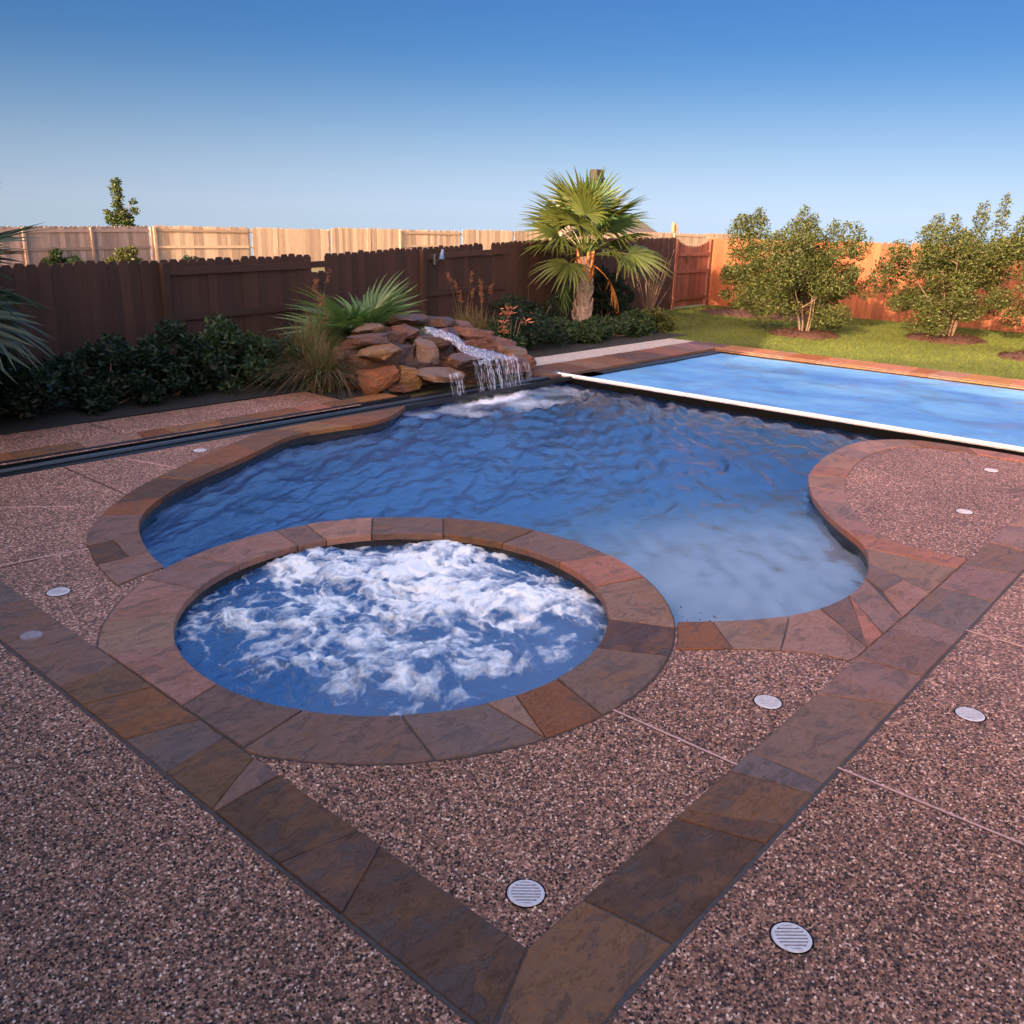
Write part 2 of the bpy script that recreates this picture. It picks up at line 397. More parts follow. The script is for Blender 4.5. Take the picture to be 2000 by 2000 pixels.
# vectorised value noise
def _hash(i, j, k=0):
    h = (i * 374761393 + j * 668265263 + k * 2147483647) & 0xffffffff
    h = ((h ^ (h >> 13)) * 1274126177) & 0xffffffff
    return ((h ^ (h >> 16)) & 0xffff) / 65535.0
def vnoise(x, y, seed=0):
    xi = np.floor(x).astype(np.int64); yi = np.floor(y).astype(np.int64)
    fx = x - xi; fy = y - yi; fx = fx * fx * fx * (fx * (fx * 6 - 15) + 10); fy = fy * fy * fy * (fy * (fy * 6 - 15) + 10)
    a = _hash(xi, yi, seed); b = _hash(xi + 1, yi, seed); c = _hash(xi, yi + 1, seed); d = _hash(xi + 1, yi + 1, seed)
    return (a * (1 - fx) + b * fx) * (1 - fy) + (c * (1 - fx) + d * fx) * fy
def fbm(x, y, oct=4, seed=0, gain=0.5):
    t = 0; amp = 1; s = 0
    for o in range(oct):
        c, sn = math.cos(o * 0.7), math.sin(o * 0.7)
        t = t + amp * vnoise((x * c - y * sn) * 2 ** o + 17.3 * o, (x * sn + y * c) * 2 ** o + 5.1 * o, seed + o); s += amp; amp *= gain
    return t / s
def sstep(a, b, x): t = np.clip((x - a) / (b - a), 0, 1); return t * t * (3 - 2 * t)

def catmull(pts, n=6):
    P = [np.array(p, float) for p in pts]; out = []
    for i in range(len(P) - 1):
        p0 = P[max(i - 1, 0)]; p1 = P[i]; p2 = P[i + 1]; p3 = P[min(i + 2, len(P) - 1)]
        for k in range(n):
            t = k / n
            out.append(0.5 * ((2 * p1) + (-p0 + p2) * t + (2 * p0 - 5 * p1 + 4 * p2 - p3) * t * t + (-p0 + 3 * p1 - 3 * p2 + p3) * t ** 3))
    out.append(P[-1]); return np.array(out)

def inside(px, py, poly):
    poly = np.asarray(poly); r = np.zeros(px.shape, bool); n = len(poly)
    for i in range(n):
        x1, y1 = poly[i]; x2, y2 = poly[(i + 1) % n]
        if y1 == y2: continue
        c = ((y1 > py) != (y2 > py)) & (px < (x2 - x1) * (py - y1) / (y2 - y1) + x1)
        r ^= c
    return r

def area2(p): p = np.asarray(p); x, y = p[:, 0], p[:, 1]; return 0.5 * float(np.sum(x * np.roll(y, -1) - np.roll(x, -1) * y))
def inset(poly, d):
    p = np.asarray(poly, float)
    if area2(p) < 0: p = p[::-1]
    keep = [i for i in range(len(p)) if np.linalg.norm(p[i] - p[i - 1]) > 1e-4]; p = p[keep]
    e = np.roll(p, -1, 0) - p; e /= np.linalg.norm(e, axis=1)[:, None]
    n = np.c_[-e[:, 1], e[:, 0]]; n0 = np.roll(n, 1, 0)
    b = n + n0; L = np.maximum((b * b).sum(1), 0.5); return p + b * (2 * d / L)[:, None]
def clip_half(poly, nx, ny, c):
    out = []; P = [np.asarray(p, float) for p in poly]
    for i in range(len(P)):
        a, b = P[i], P[(i + 1) % len(P)]; da = a[0] * nx + a[1] * ny - c; db = b[0] * nx + b[1] * ny - c
        if da >= 0: out.append(a)
        if (da >= 0) != (db >= 0): out.append(a + (b - a) * da / (da - db))
    return out

# ------------------------------------------------------------------ plan of the place (metres; camera stands at 0,0)
SPA_C = np.array([3.083, 3.52]); SPA_RI, SPA_RO = 1.193, 1.5625
WATER_Z = -0.10
BAND_X0, BAND_X1 = 1.376, 1.674        # left slate band, runs along Y
BAND_Y0, BAND_Y1 = 1.027, 1.344        # right slate band, runs along X
TRACK_Y0, TRACK_Y1 = 7.72, 8.20
POOL_BACK_Y, POOL_X1, BAR_X, POOL_Y0 = 7.92, 14.58, 10.17, 1.34

poolL = catmull([(2.45, 4.97), (2.50, 5.24), (2.60, 5.55), (2.72, 5.82), (2.88, 6.05), (3.12, 6.28), (3.40, 6.49), (3.75, 6.68), (4.17, 6.87), (4.56, 7.08), (4.93, 7.28), (5.22, 7.36), (5.6, 7.33), (5.99, 7.28), (6.42, 7.38), (6.9, 7.68)], 4)
copL_out = catmull([(2.11, 4.89), (2.15, 5.16), (2.23, 5.49), (2.34, 5.80), (2.46, 6.0), (2.70, 6.28), (3.08, 6.64), (3.52, 6.93), (4.0, 7.19), (4.5, 7.46), (4.93, 7.69)], 4)
poolR = catmull([(4.01, 2.24), (4.20, 2.07), (4.38, 1.93), (4.58, 1.81), (4.79, 1.735), (5.01, 1.70), (5.25, 1.70), (5.51, 1.75), (5.75, 1.83), (5.92, 1.91), (6.10, 2.04), (6.30, 2.24), (6.56, 2.47), (6.88, 2.70), (7.24, 2.90), (7.57, 3.04), (8.11, 3.17), (8.72, 3.23), (9.22, 3.19), (9.55, 3.02), (9.75, 2.76)], 4)
copR_low = catmull([(3.72, 2.07), (3.82, 1.97), (3.96, 1.83), (4.09, 1.68), (4.18, 1.54), (4.22, 1.44), (4.24, 1.35)], 4)
copR_up = catmull([(6.26, 1.35), (6.25, 1.6), (6.27, 1.86), (6.46, 2.08), (6.91, 2.41), (7.31, 2.61), (7.72, 2.75), (8.21, 2.87), (8.70, 2.92), (9.1, 2.88), (9.35, 2.76), (9.5, 2.6)], 4)

def arc(c, r, a0, a1, n): return np.array([(c[0] + r * math.cos(a), c[1] + r * math.sin(a)) for a in np.linspace(a0, a1, n)])
aL = math.atan2(4.97 - SPA_C[1], 2.45 - SPA_C[0]); aR = math.atan2(2.24 - SPA_C[1], 4.01 - SPA_C[0])
POOL = np.vstack([poolL, [(6.93, POOL_BACK_Y), (POOL_X1, POOL_BACK_Y), (POOL_X1, POOL_Y0), (9.80, POOL_Y0), (9.80, 2.70)], poolR[::-1][1:], arc(SPA_C, SPA_RO, aR, aL, 40)[1:-1]])
if area2(POOL) < 0: POOL = POOL[::-1]
POOL_WALL = inset(POOL, -0.03)
POOL_HOLE = inset(POOL, -0.028)
SPA_IN = arc(SPA_C, SPA_RI, 0, 2 * math.pi, 73)[:-1]
SPA_WALL_R = SPA_RI + 0.03

# ------------------------------------------------------------------ ground
def sheet(name, x0, x1, y0, y1, z, mat):
    m = new_mesh(name, [(x0, y0, z), (x1, y0, z), (x1, y1, z), (x0, y1, z)], [(0, 1, 2, 3)], mat); return m
# the base ground is one sheet to the horizon with an opening where the pool is dug
def plan_tris(rect, polys, test, step=None):
    x0, x1, y0, y1 = rect
    vs = [Vector((x0, y0)), Vector((x1, y0)), Vector((x1, y1)), Vector((x0, y1))]; es = [(0, 1), (1, 2), (2, 3), (3, 0)]
    for p in polys:
        b = len(vs); vs += [Vector((float(a), float(c))) for a, c in p]; es += [(b + i, b + (i + 1) % len(p)) for i in range(len(p))]
    ov, oe, of, *_ = delaunay_2d_cdt(vs, es, [], 0, 1e-5)
    ov = np.array([(v.x, v.y) for v in ov]); of = np.array([f for f in of if len(f) == 3], int)
    c = ov[of].mean(1)
    ok = (c[:, 0] > x0) & (c[:, 0] < x1) & (c[:, 1] > y0) & (c[:, 1] < y1) & test(c[:, 0], c[:, 1])
    of = of[ok]
    d = ov[of]; a = (d[:, 1, 0] - d[:, 0, 0]) * (d[:, 2, 1] - d[:, 0, 1]) - (d[:, 1, 1] - d[:, 0, 1]) * (d[:, 2, 0] - d[:, 0, 0])
    of[a < 0] = of[a < 0][:, ::-1]
    used, inv = np.unique(of.ravel(), return_inverse=True)
    return ov[used], inv.reshape(-1, 3)
SPA_HOLE = arc(SPA_C, SPA_WALL_R - 0.002, 0, 2 * math.pi, 73)[:-1]
def not_wet(x, y): return ~inside(x, y, POOL_HOLE) & (np.hypot(x - SPA_C[0], y - SPA_C[1]) > SPA_WALL_R - 0.004)
GX0, GX1, GY0, GY1 = -40.0, 72.0, -40.0, 40.0
v2, f2 = plan_tris((GX0, GX1, GY0, GY1), [POOL_HOLE, SPA_HOLE], not_wet)
gv = [(x, y, -0.06) for x, y in v2]; gf = [tuple(map(int, t_)) for t_ in f2]
# the yard sits on a rise: past it the land falls gently away on every side
n0 = len(gv); cr_ = [(GX0, GY0), (GX1, GY0), (GX1, GY1), (GX0, GY1)]
gv += [(x, y, -0.06) for x, y in cr_] + [(x + math.copysign(1500, x), y + math.copysign(1500, y), -75.0) for x, y in cr_]
gf += [(n0 + (i + 1) % 4, n0 + i, n0 + 4 + i, n0 + 4 + (i + 1) % 4) for i in range(4)]
g = obj('ground', new_mesh('ground', gv, gf, 'ground'))
tag(g, 'dry ground spreading to the horizon beyond the fences', 'ground', kind='structure')

def slabbox(name, x0, x1, y0, y1, z0, z1, mat): b = MB(); b.box(x0, x1, y0, y1, z0, z1); return b.mesh(name, mat)

# exposed aggregate deck: panels divided by saw joints
deck = empty('pool_deck'); tag(deck, 'pinkish brown exposed aggregate deck around the pool', 'deck', kind='structure')
JX1, JX1b, JX2, JY1 = 3.0, 3.27, 5.07, 5.66
panels = [(-1.9, 1.53, -5, 8.0)]
xs = [1.54, JX1b, JX2, 6.9, 8.75, 10.6, 12.5, 14.6, 17]
panels += [(a, b - 0.01, -5, 1.19) for a, b in zip(xs[:-1], xs[1:])]
panels += [(1.54, JX1 - 0.01, 1.20, JY1 - 0.01), (JX1, 9.81, 1.20, 3.7), (1.54, JX1 - 0.01, JY1, TRACK_Y0), (JX1, 7.2, 3.71, TRACK_Y0)]
panels += [(-2.4, 1.2, TRACK_Y1 - 0.1, 9.27), (1.21, 3.9, TRACK_Y1 - 0.1, 9.27), (3.91, 6.6, TRACK_Y1 - 0.1, 9.22)]
for (x0, x1, y0, y1) in panels:
    v2, f2 = plan_tris((x0, x1, y0, y1), [POOL_HOLE, SPA_HOLE], not_wet)
    if len(f2) == 0: continue
    obj('deck_panel', new_mesh('deck_panel', np.c_[v2, np.zeros(len(v2))], f2, 'aggregate'), deck)
def strip_between(p, q, w, z, mat, name, parent):
    p = np.array(p, float); q = np.array(q, float); d = (q - p) / np.linalg.norm(q - p); n = np.array([-d[1], d[0]]) * w / 2
    c = (p + q) / 2; L = [p + n, p - n, q - n, q + n]
    b = MB(); b.add([(*(a - c), -0.004) for a in L] + [(*(a - c), 0.0) for a in L], [(4, 5, 6, 7), (0, 1, 5, 4), (1, 2, 6, 5), (2, 3, 7, 6), (3, 0, 4, 7)])
    return obj(name, b.mesh(name, mat), parent, (c[0], c[1], z))
for p, q in (((JX1, 1.34), (JX1, 1.98)), ((JX1b, 1.03), (JX1b, -2.5)), ((JX2, 1.03), (JX2, -2.0)), ((6.9, 1.03), (6.9, -1)), ((1.68, JY1 + 0.05), (2.27, JY1 - 0.04)), ((1.68, 7.35), (2.6, 6.55)), ((3.5, 7.6), (3.68, 6.98))):
    strip_between(p, q, 0.010, 0.004, 'joint', 'joint_strip', deck)

# pale concrete walk along the planting bed, right of the rocks, and the lawn and bed
walk = obj('concrete_walk', slabbox('concrete_walk', 9.9, 15.2, 8.66, 9.42, -0.05, 0.002, 'concrete'))
tag(walk, 'pale concrete walk between planting bed and covered end of the pool', 'walk', kind='structure')
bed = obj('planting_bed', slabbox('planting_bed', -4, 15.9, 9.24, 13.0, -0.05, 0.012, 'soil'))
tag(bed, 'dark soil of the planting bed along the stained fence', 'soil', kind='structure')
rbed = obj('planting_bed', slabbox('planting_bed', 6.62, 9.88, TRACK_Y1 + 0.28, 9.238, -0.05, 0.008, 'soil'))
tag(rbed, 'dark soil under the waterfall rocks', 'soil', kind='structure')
lawn = obj('lawn', slabbox('lawn', 15.22, 22.9, -8, 12.9, -0.05, 0.006, 'lawn'))
tag(lawn, 'mown green lawn behind the covered end of the pool', 'lawn', kind='structure')

# ------------------------------------------------------------------ pool and spa basins
def wall_strip(poly, z0, z1):
    n = len(poly); v = [(p[0], p[1], z0) for p in poly] + [(p[0], p[1], z1) for p in poly]
    return v, [(i, i + n, (i + 1) % n + n, (i + 1) % n) for i in range(n)]
basin = empty('pool_basin'); tag(basin, 'blue plastered swimming pool basin under the water', 'pool', kind='structure')
v, f = wall_strip(POOL_WALL, -1.9, -0.22); obj('basin_wall', new_mesh('basin_wall', v, f, 'plaster'), basin)
v, f = wall_strip(POOL_WALL, -0.22, -0.035); obj('waterline_tile', new_mesh('waterline_tile', v, f, 'tile'), basin)
def floor_z(x, y):
    d = np.hypot((x - 4.9) * 0.8, y - 1.9)
    return -0.19 - 1.05 * sstep(1.0, 3.6, d) - 0.5 * sstep(7.5, 10.5, x)
gx, gy = np.meshgrid(np.arange(1.8, 14.8, 0.2), np.arange(1.0, 8.2, 0.2), indexing='ij')
def grid_mesh(gx, gy, gz, mask=None):
    nx, ny = gx.shape; idx = np.arange(nx * ny).reshape(nx, ny)
    q = np.stack([idx[:-1, :-1], idx[1:, :-1], idx[1:, 1:], idx[:-1, 1:]], -1).reshape(-1, 4)
    if mask is not None: q = q[mask]
    used, inv = np.unique(q.ravel(), return_inverse=True)
    return np.c_[gx.ravel(), gy.ravel(), gz.ravel()][used], inv.reshape(-1, 4), used
v, f, _ = grid_mesh(gx, gy, floor_z(gx, gy)); obj('basin_floor', new_mesh('basin_floor', v, f, 'plaster', True), basin)

spa = empty('spa_basin'); tag(spa, 'round blue spa basin beside the pool', 'spa', kind='structure')
sw = arc(SPA_C, SPA_WALL_R, 0, 2 * math.pi, 73)[:-1]
v, f = wall_strip(sw, -0.95, -0.2); obj('basin_wall', new_mesh('basin_wall', v, f, 'spa_plaster'), spa)
v, f = wall_strip(sw, -0.2, -0.035); obj('waterline_tile', new_mesh('waterline_tile', v, f, 'tile'), spa)
obj('basin_floor', new_mesh('basin_floor', [(p[0], p[1], -0.94) for p in sw], [tuple(range(len(sw)))], 'spa_plaster'), spa)

# ------------------------------------------------------------------ pool water
FALL = np.array([8.55, 7.75])
st = 0.021
gx, gy = np.meshgrid(np.arange(2.2, 14.75, st), np.arange(1.2, 8.05, st), indexing='ij')
cxq = gx[:-1, :-1] + st / 2; cyq = gy[:-1, :-1] + st / 2
mk = inside(cxq.ravel(), cyq.ravel(), inset(POOL, -0.06))
dF = np.hypot(gx - FALL[0], gy - FALL[1])
dR = np.hypot(gx - 5.0, gy - 2.0)
amp = 0.58 + 0.42 * sstep(0.8, 3.2, dR)
amp = amp * np.where(gx > BAR_X, 0.4, 1.0)
u = gx * math.cos(-0.6) - gy * math.sin(-0.6); w = gx * math.sin(-0.6) + gy * math.cos(-0.6)
wu = (fbm(gx * 1.1, gy * 1.1, 2, 13) - 0.5) * 0.5
h = (fbm(u * 1.4 + wu, w * 3.2 + wu, 1, 3) - 0.5) * 0.030 + (fbm(u * 3.2 + wu * 3 + 3, w * 9.5 + wu * 2, 2, 9, 0.4) - 0.5) * 0.050
h += 0.007 * np.sin(dF * 14.0 + wu * 6) * np.exp(-dF * 0.3)
h = h * amp
# white water where the cascade lands
fe = np.hypot((gx - 8.45) / 1.95, (gy - 7.85) / 1.25)
streak = fbm(gx * 2.5, gy * 2.5, 4, 21)
foam = sstep(1.12, 0.75, fe) * (0.24 + 0.26 * streak) + sstep(0.75, 0.1, np.hypot((gx - 8.45) / 1.0, (gy - 7.72) / 0.5)) * 0.6
h += sstep(0.8, 0.1, np.hypot((gx - 8.45) / 0.9, (gy - 7.75) / 0.4)) * (fbm(gx * 14, gy * 14, 3, 31) - 0.4) * 0.07
v, f, used = grid_mesh(gx, gy, WATER_Z + h, mk)
rip = (0.4 + 0.6 * sstep(0.4, 2.6, dR)) * (1 - 0.6 * sstep(1.1, 0.8, fe))
pw = obj('pool_water', new_mesh('pool_water', v, f, 'pool_water', True, attrs={'foam': foam.ravel()[used], 'ripple': rip.ravel()[used]}))
tag(pw, 'rippled blue swimming pool water', 'water', kind='structure')

# spa water: boiling with air jets
st = 0.0095
gx, gy = np.meshgrid(np.arange(SPA_C[0] - 1.25, SPA_C[0] + 1.25, st), np.arange(SPA_C[1] - 1.25, SPA_C[1] + 1.25, st), indexing='ij')
rr = np.hypot(gx - SPA_C[0] + st / 2, gy - SPA_C[1] + st / 2)[:-1, :-1].ravel()
mk = rr < SPA_WALL_R + 0.012
wx = (fbm(gx * 3.2, gy * 3.2, 4, 41, 0.6) - 0.5) * 0.34; wy = (fbm(gx * 3.2 + 9, gy * 3.2, 4, 43, 0.6) - 0.5) * 0.34
jets = [(3.28, 4.58, 0.34, 1.0), (3.95, 4.05, 0.34, 1.0), (3.70, 3.25, 0.36, 0.95), (2.66, 3.72, 0.32, 0.75), (2.70, 3.00, 0.36, 1.25), (3.31, 4.05, 0.38, 0.8), (2.50, 4.15, 0.32, 0.7), (3.85, 2.90, 0.26, 0.6), (3.2, 3.45, 0.34, 0.6), (3.2, 2.72, 0.26, 0.55), (2.25, 3.5, 0.26, 0.55), (3.6, 3.75, 0.3, 0.6)]
hm = np.zeros_like(gx); fm = np.zeros_like(gx)
for jx, jy, jr, js in jets:
    d = np.hypot(gx + wx * 0.5 - jx, gy + wy * 0.5 - jy) / jr
    hm += js * np.exp(-d * d * 2.2) * 0.105; fm += js * (np.exp(-d * d * 1.5) * 0.62 + np.exp(-(d - 1.0) ** 2 * 14) * 0.16)
rid = 1 - np.abs(fbm((gx + wx) * 4.5, (gy + wy) * 4.5, 3, 51, 0.6) - 0.5) * 5.0          # ropes of froth between the jets
rid2 = 1 - np.abs(fbm((gx + wx) * 10, (gy + wy) * 10, 3, 53, 0.6) - 0.5) * 4.5
t2 = fbm((gx + wx * 0.6) * 11, (gy + wy * 0.6) * 11, 4, 61, 0.65)
back = sstep(-1.25, 0.8, ((gx - SPA_C[0]) * 0.76 + (gy - SPA_C[1]) * 0.65))
foam = fm * (0.60 + 1.3 * (t2 - 0.40)) + np.clip(rid, 0, 1) ** 3 * (0.24 + 0.24 * back) + np.clip(rid2, 0, 1) ** 3 * (0.06 + 0.10 * back) + (t2 - 0.5) * 0.36 + 0.13 * back - 0.07
lump = 1 - np.abs(fbm(gx * 9 + wx * 5, gy * 9 + wy * 5, 3, 71, 0.6) - 0.5) * 2.6          # rounded, billowing froth
fo_ = np.clip(foam, 0, 1)
hgt = hm * (0.55 + 0.9 * t2) + (lump - 0.6) * (0.016 + 0.022 * fo_ + hm * 0.25) + (fbm(gx * 24, gy * 24, 2, 79) - 0.5) * 0.012 * fo_ + (fbm(gx * 3, gy * 3, 2, 77) - 0.5) * 0.03
hgt = 0.105 * np.tanh(hgt / 0.105)
v, f, used = grid_mesh(gx, gy, WATER_Z + 0.005 + hgt, mk)
sw_o = obj('spa_water', new_mesh('spa_water', v, f, 'spa_water', True, attrs={'foam': foam.ravel()[used], 'ripple': np.full(len(used), 0.8)}))
tag(sw_o, 'bubbling blue spa water covered in white froth', 'water', kind='structure')

# ------------------------------------------------------------------ slate borders and copings
PAL = dict(g=(0.195, 0.115, 0.092), b=(0.165, 0.115, 0.105), o=(0.175, 0.092, 0.048), r=(0.235, 0.095, 0.040), p=(0.33, 0.180, 0.142), d=(0.100, 0.055, 0.040), k=(0.38, 0.165, 0.110), v=(0.27, 0.160, 0.140), t=(0.29, 0.170, 0.122), n=(0.110, 0.056, 0.034), y=(0.30, 0.155, 0.062))
def densify(poly, step=0.09, jit=0.0035):
    out = []
    P = np.asarray(poly, float)
    for i in range(len(P)):
        a, b = P[i], P[(i + 1) % len(P)]; L = np.linalg.norm(b - a); n = max(1, int(L / step))
        for k in range(n): out.append(a + (b - a) * k / n + (rng.normal(0, jit, 2) if k else 0))
    return np.array(out)
def slate_slab(poly, parent, colkey, gap=0.005, thick=0.035, ztop=0.010, step=0.12):
    P = inset(poly, gap / 2)
    if abs(area2(P)) < 0.004: return
    P = densify(P, step)
    c = P.mean(0); P = P - c; n = len(P); z = ztop + rng.uniform(-0.003, 0.003)
    I = inset(P, 0.0035)
    if len(I) != n: I = P * 0.985
    tx, ty = rng.normal(0, 0.0025, 2)
    v = [(p[0], p[1], -thick) for p in P] + [(p[0], p[1], z - 0.0045 + p[0] * tx + p[1] * ty) for p in P] + [(p[0], p[1], z + p[0] * tx + p[1] * ty + rng.normal(0, 0.0006)) for p in I]
    f = [(i, (i + 1) % n, (i + 1) % n + n, i + n) for i in range(n)] + [(i + n, (i + 1) % n + n, (i + 1) % n + 2 * n, i + 2 * n) for i in range(n)] + [tuple(range(2 * n, 3 * n)), tuple(range(n))[::-1]]
    col = np.array(PAL[colkey]) * np.array([1.06, 0.93, 0.84]) * rng.uniform(0.88, 1.12) * rng.uniform(0.96, 1.04, 3)
    return obj('slate_slab', new_mesh('slate_slab', v, f, 'slate'), parent, (c[0], c[1], 0), col)

class Strip:
    """a ribbon between an inner and an outer edge; u runs along it in [0,1], v across"""
    def __init__(s, a, b, keys=None):
        s.a, s.b = np.asarray(a, float), np.asarray(b, float)
        def acc(p): d = np.r_[0, np.cumsum(np.linalg.norm(np.diff(p, axis=0), axis=1))]; return d / d[-1]
        s.ta, s.tb = acc(s.a), acc(s.b)
        if keys:
            near = lambda P, T, q: T[np.argmin(np.linalg.norm(P - np.array(q), axis=1))]
            ka = [0] + [near(s.a, s.ta, p) for p, q in keys] + [1]; kb = [0] + [near(s.b, s.tb, q) for p, q in keys] + [1]
            s.tb = np.interp(s.tb, kb, ka)
    def at(s, u, v):
        pa = np.array([np.interp(u, s.ta, s.a[:, k]) for k in (0, 1)]); pb = np.array([np.interp(u, s.tb, s.b[:, k]) for k in (0, 1)])
        return pa * (1 - v) + pb * v
    def poly(s, uv, n=7):
        out = []
        for i in range(len(uv)):
            (u0, v0), (u1, v1) = uv[i], uv[(i + 1) % len(uv)]
            m = n if abs(u1 - u0) > 1e-6 and (v0 == v1) else 1
            for k in range(m): out.append(s.at(u0 + (u1 - u0) * k / m, v0 + (v1 - v0) * k / m))
        return np.array(out)
def lay(strip, cuts, cols, parent, splits=None, clip=None, **kw):
    """cuts: (u at the inner edge, u at the outer edge); splits: cell index -> (side u fraction, other side)"""
    splits = splits or {}
    ci = 0
    for i in range(len(cuts) - 1):
        (a0, a1), (b0, b1) = cuts[i], cuts[i + 1]
        quad = [(a0, 0), (b0, 0), (b1, 1), (a1, 1)]
        cells = [quad]
        if i in splits:
            kind = splits[i]
            m0 = a0 + (b0 - a0) * 0.5; m1 = a1 + (b1 - a1) * 0.5
            if kind == 'd1': cells = [[(a0, 0), (b0, 0), (b1, 1)], [(a0, 0), (b1, 1), (a1, 1)]]
            elif kind == 'd2': cells = [[(a0, 0), (b0, 0), (a1, 1)], [(b0, 0), (b1, 1), (a1, 1)]]
            elif kind == 'l': vm = 0.5; cells = [[(a0, 0), (b0, 0), (b0 * .45 + b1 * .55, .55), (a0 * .6 + a1 * .4, .4)], [(a0 * .6 + a1 * .4, .4), (b0 * .45 + b1 * .55, .55), (b1, 1), (a1, 1)]]
            elif kind == 't1': cells = [[(a0, 0), (m0, 0), (a1, 1)], [(m0, 0), (b0, 0), (b1, 1), (a1, 1)]]
            elif kind == 't2': cells = [[(a0, 0), (b0, 0), (m1, 1), (a1, 1)], [(b0, 0), (b1, 1), (m1, 1)]]
        for cuv in cells:
            P = strip.poly(cuv)
            if clip is not None: P = clip(P)
            if len(P) < 3: continue
            slate_slab(P, parent, cols[ci % len(cols)], **kw); ci += 1

def bed_sheet(name, poly_outer, label):
    return None

# the two straight bands that meet in the foreground
def rect_mesh(name, x0, x1, y0, y1, z, mat): return slabbox(name, x0, x1, y0, y1, z - 0.02, z, mat)
lb = obj('slate_band', rect_mesh('mortar_bed', BAND_X0 - 0.012, BAND_X1, BAND_Y0 - 0.012, TRACK_Y0, 0.0025, 'mortar'))
tag(lb, 'brown slate band running up the left side of the spa', 'paving', kind='structure')
S = Strip([(BAND_X1, BAND_Y1), (BAND_X1, TRACK_Y0)], [(BAND_X0, BAND_Y0 + 0.001), (BAND_X0, TRACK_Y0)], None)
L = TRACK_Y0 - BAND_Y1
def uy(y): return (y - BAND_Y1) / L
def ub(y): return (y - BAND_Y0) / (TRACK_Y0 - BAND_Y0)
ycuts = [(1.344, 1.344 - 0.12), (2.02, 1.86), (2.13, 2.20), (2.62, 2.60), (2.80, 2.62), (3.02, 2.96), (3.22, 3.30), (3.62, 3.70), (3.95, 3.92), (4.35, 4.42), (4.62, 4.55), (5.02, 5.1), (5.5, 5.42), (6.0, 6.05), (6.6, 6.5), (7.1, 7.15), (7.72, 7.72)]
lay(S, [(uy(a), ub(b)) for a, b in ycuts], list('ndngobrogggbdogoodgbdo'), lb, {})
rb = obj('slate_band', rect_mesh('mortar_bed', BAND_X1 + 0.001, 16.5, BAND_Y0 - 0.012, BAND_Y1, 0.0025, 'mortar'))
tag(rb, 'purple and brown slate band running away to the right of the spa', 'paving', kind='structure')
S = Strip([(BAND_X0 + 0.25, BAND_Y1), (16.5, BAND_Y1)], [(BAND_X0 + 0.25, BAND_Y0), (16.5, BAND_Y0)], None)
def ux(x): return (x - BAND_X0 - 0.25) / (16.5 - BAND_X0 - 0.25)
# the corner stone shared by both bands
slate_slab([(BAND_X0, BAND_Y0), (1.99, BAND_Y0), (1.95, BAND_Y1), (BAND_X1, BAND_Y1), (BAND_X0, BAND_Y1 - 0.125)], lb, 'o')
xcuts = [(1.95, 1.99), (2.52, 2.62), (2.58, 2.76), (2.93, 3.02), (3.12, 3.12), (3.78, 3.95), (4.30, 4.32), (4.78, 4.80), (5.05, 4.98), (5.62, 5.60), (6.12, 6.2), (6.75, 6.7), (7.3, 7.35), (7.9, 7.8), (8.6, 8.65), (9.3, 9.25), (10, 10), (11, 11), (12, 12.1), (13.3, 13.2), (14.5, 14.5), (16.5, 16.5)]
lay(S, [(ux(a), ux(b)) for a, b in xcuts], list('nnobgvgvbvgvpvgvpvgpvgpvg'), rb, {})

# spa ring
def annulus(c, r0, r1, z, name, mat, n=96, test=None):
    a = np.linspace(0, 2 * np.pi, n, endpoint=False)
    v = [(c[0] + r0 * math.cos(t), c[1] + r0 * math.sin(t), z) for t in a] + [(c[0] + r1 * math.cos(t), c[1] + r1 * math.sin(t), z) for t in a]
    f = [(i, i + n, (i + 1) % n + n, (i + 1) % n) for i in range(n)]
    return new_mesh(name, v, f, mat)
ring = obj('spa_coping', annulus(SPA_C, SPA_RI + 0.028, SPA_RO + 0.004, 0.0025, 'mortar_bed', 'mortar'))
tag(ring, 'round slate coping circling the bubbling spa', 'coping', kind='structure')
def ringpt(deg, r): return SPA_C + r * np.array([math.cos(R(deg)), math.sin(R(deg))])
rcuts = [(-152, -156), (-131, -126), (-112, -108), (-92, -96), (-73, -70), (-55, -57), (-33, -30), (-12, -15), (12, 10), (33, 36), (57, 55), (72, 73), (82, 81), (104, 106), (124, 121), (140, 143), (160, 158), (184, 187), (208, 204)]
def clip_band(P): return clip_half(P, 1, 0, BAND_X1 + 0.002)
ringcols = list('gbtrgdtkgogpgpvptpgvgpvbgvgdvg')
ci = 0
for i in range(len(rcuts) - 1):
    (a0, a1), (b0, b1) = rcuts[i], rcuts[i + 1]
    n = 8
    inn = [ringpt(a0 + (b0 - a0) * k / n, SPA_RI) for k in range(n + 1)]
    out = [ringpt(a1 + (b1 - a1) * k / n, SPA_RO) for k in range(n + 1)]
    cells = [inn + out[::-1]]
    if i in (2,):
        k = 5 if i != 2 else 3
        cells = [inn[:k + 1] + out[::-1][n:] if False else inn + [out[n]], inn[:1] + out[::-1]] if i % 2 else [inn[:k + 1] + [out[0]], inn[k:] + out[::-1]]
    for P in cells:
        P = clip_band(P)
        if len(P) > 2: slate_slab(P, ring, ringcols[ci % len(ringcols)], gap=0.008, step=0.3); ci += 1

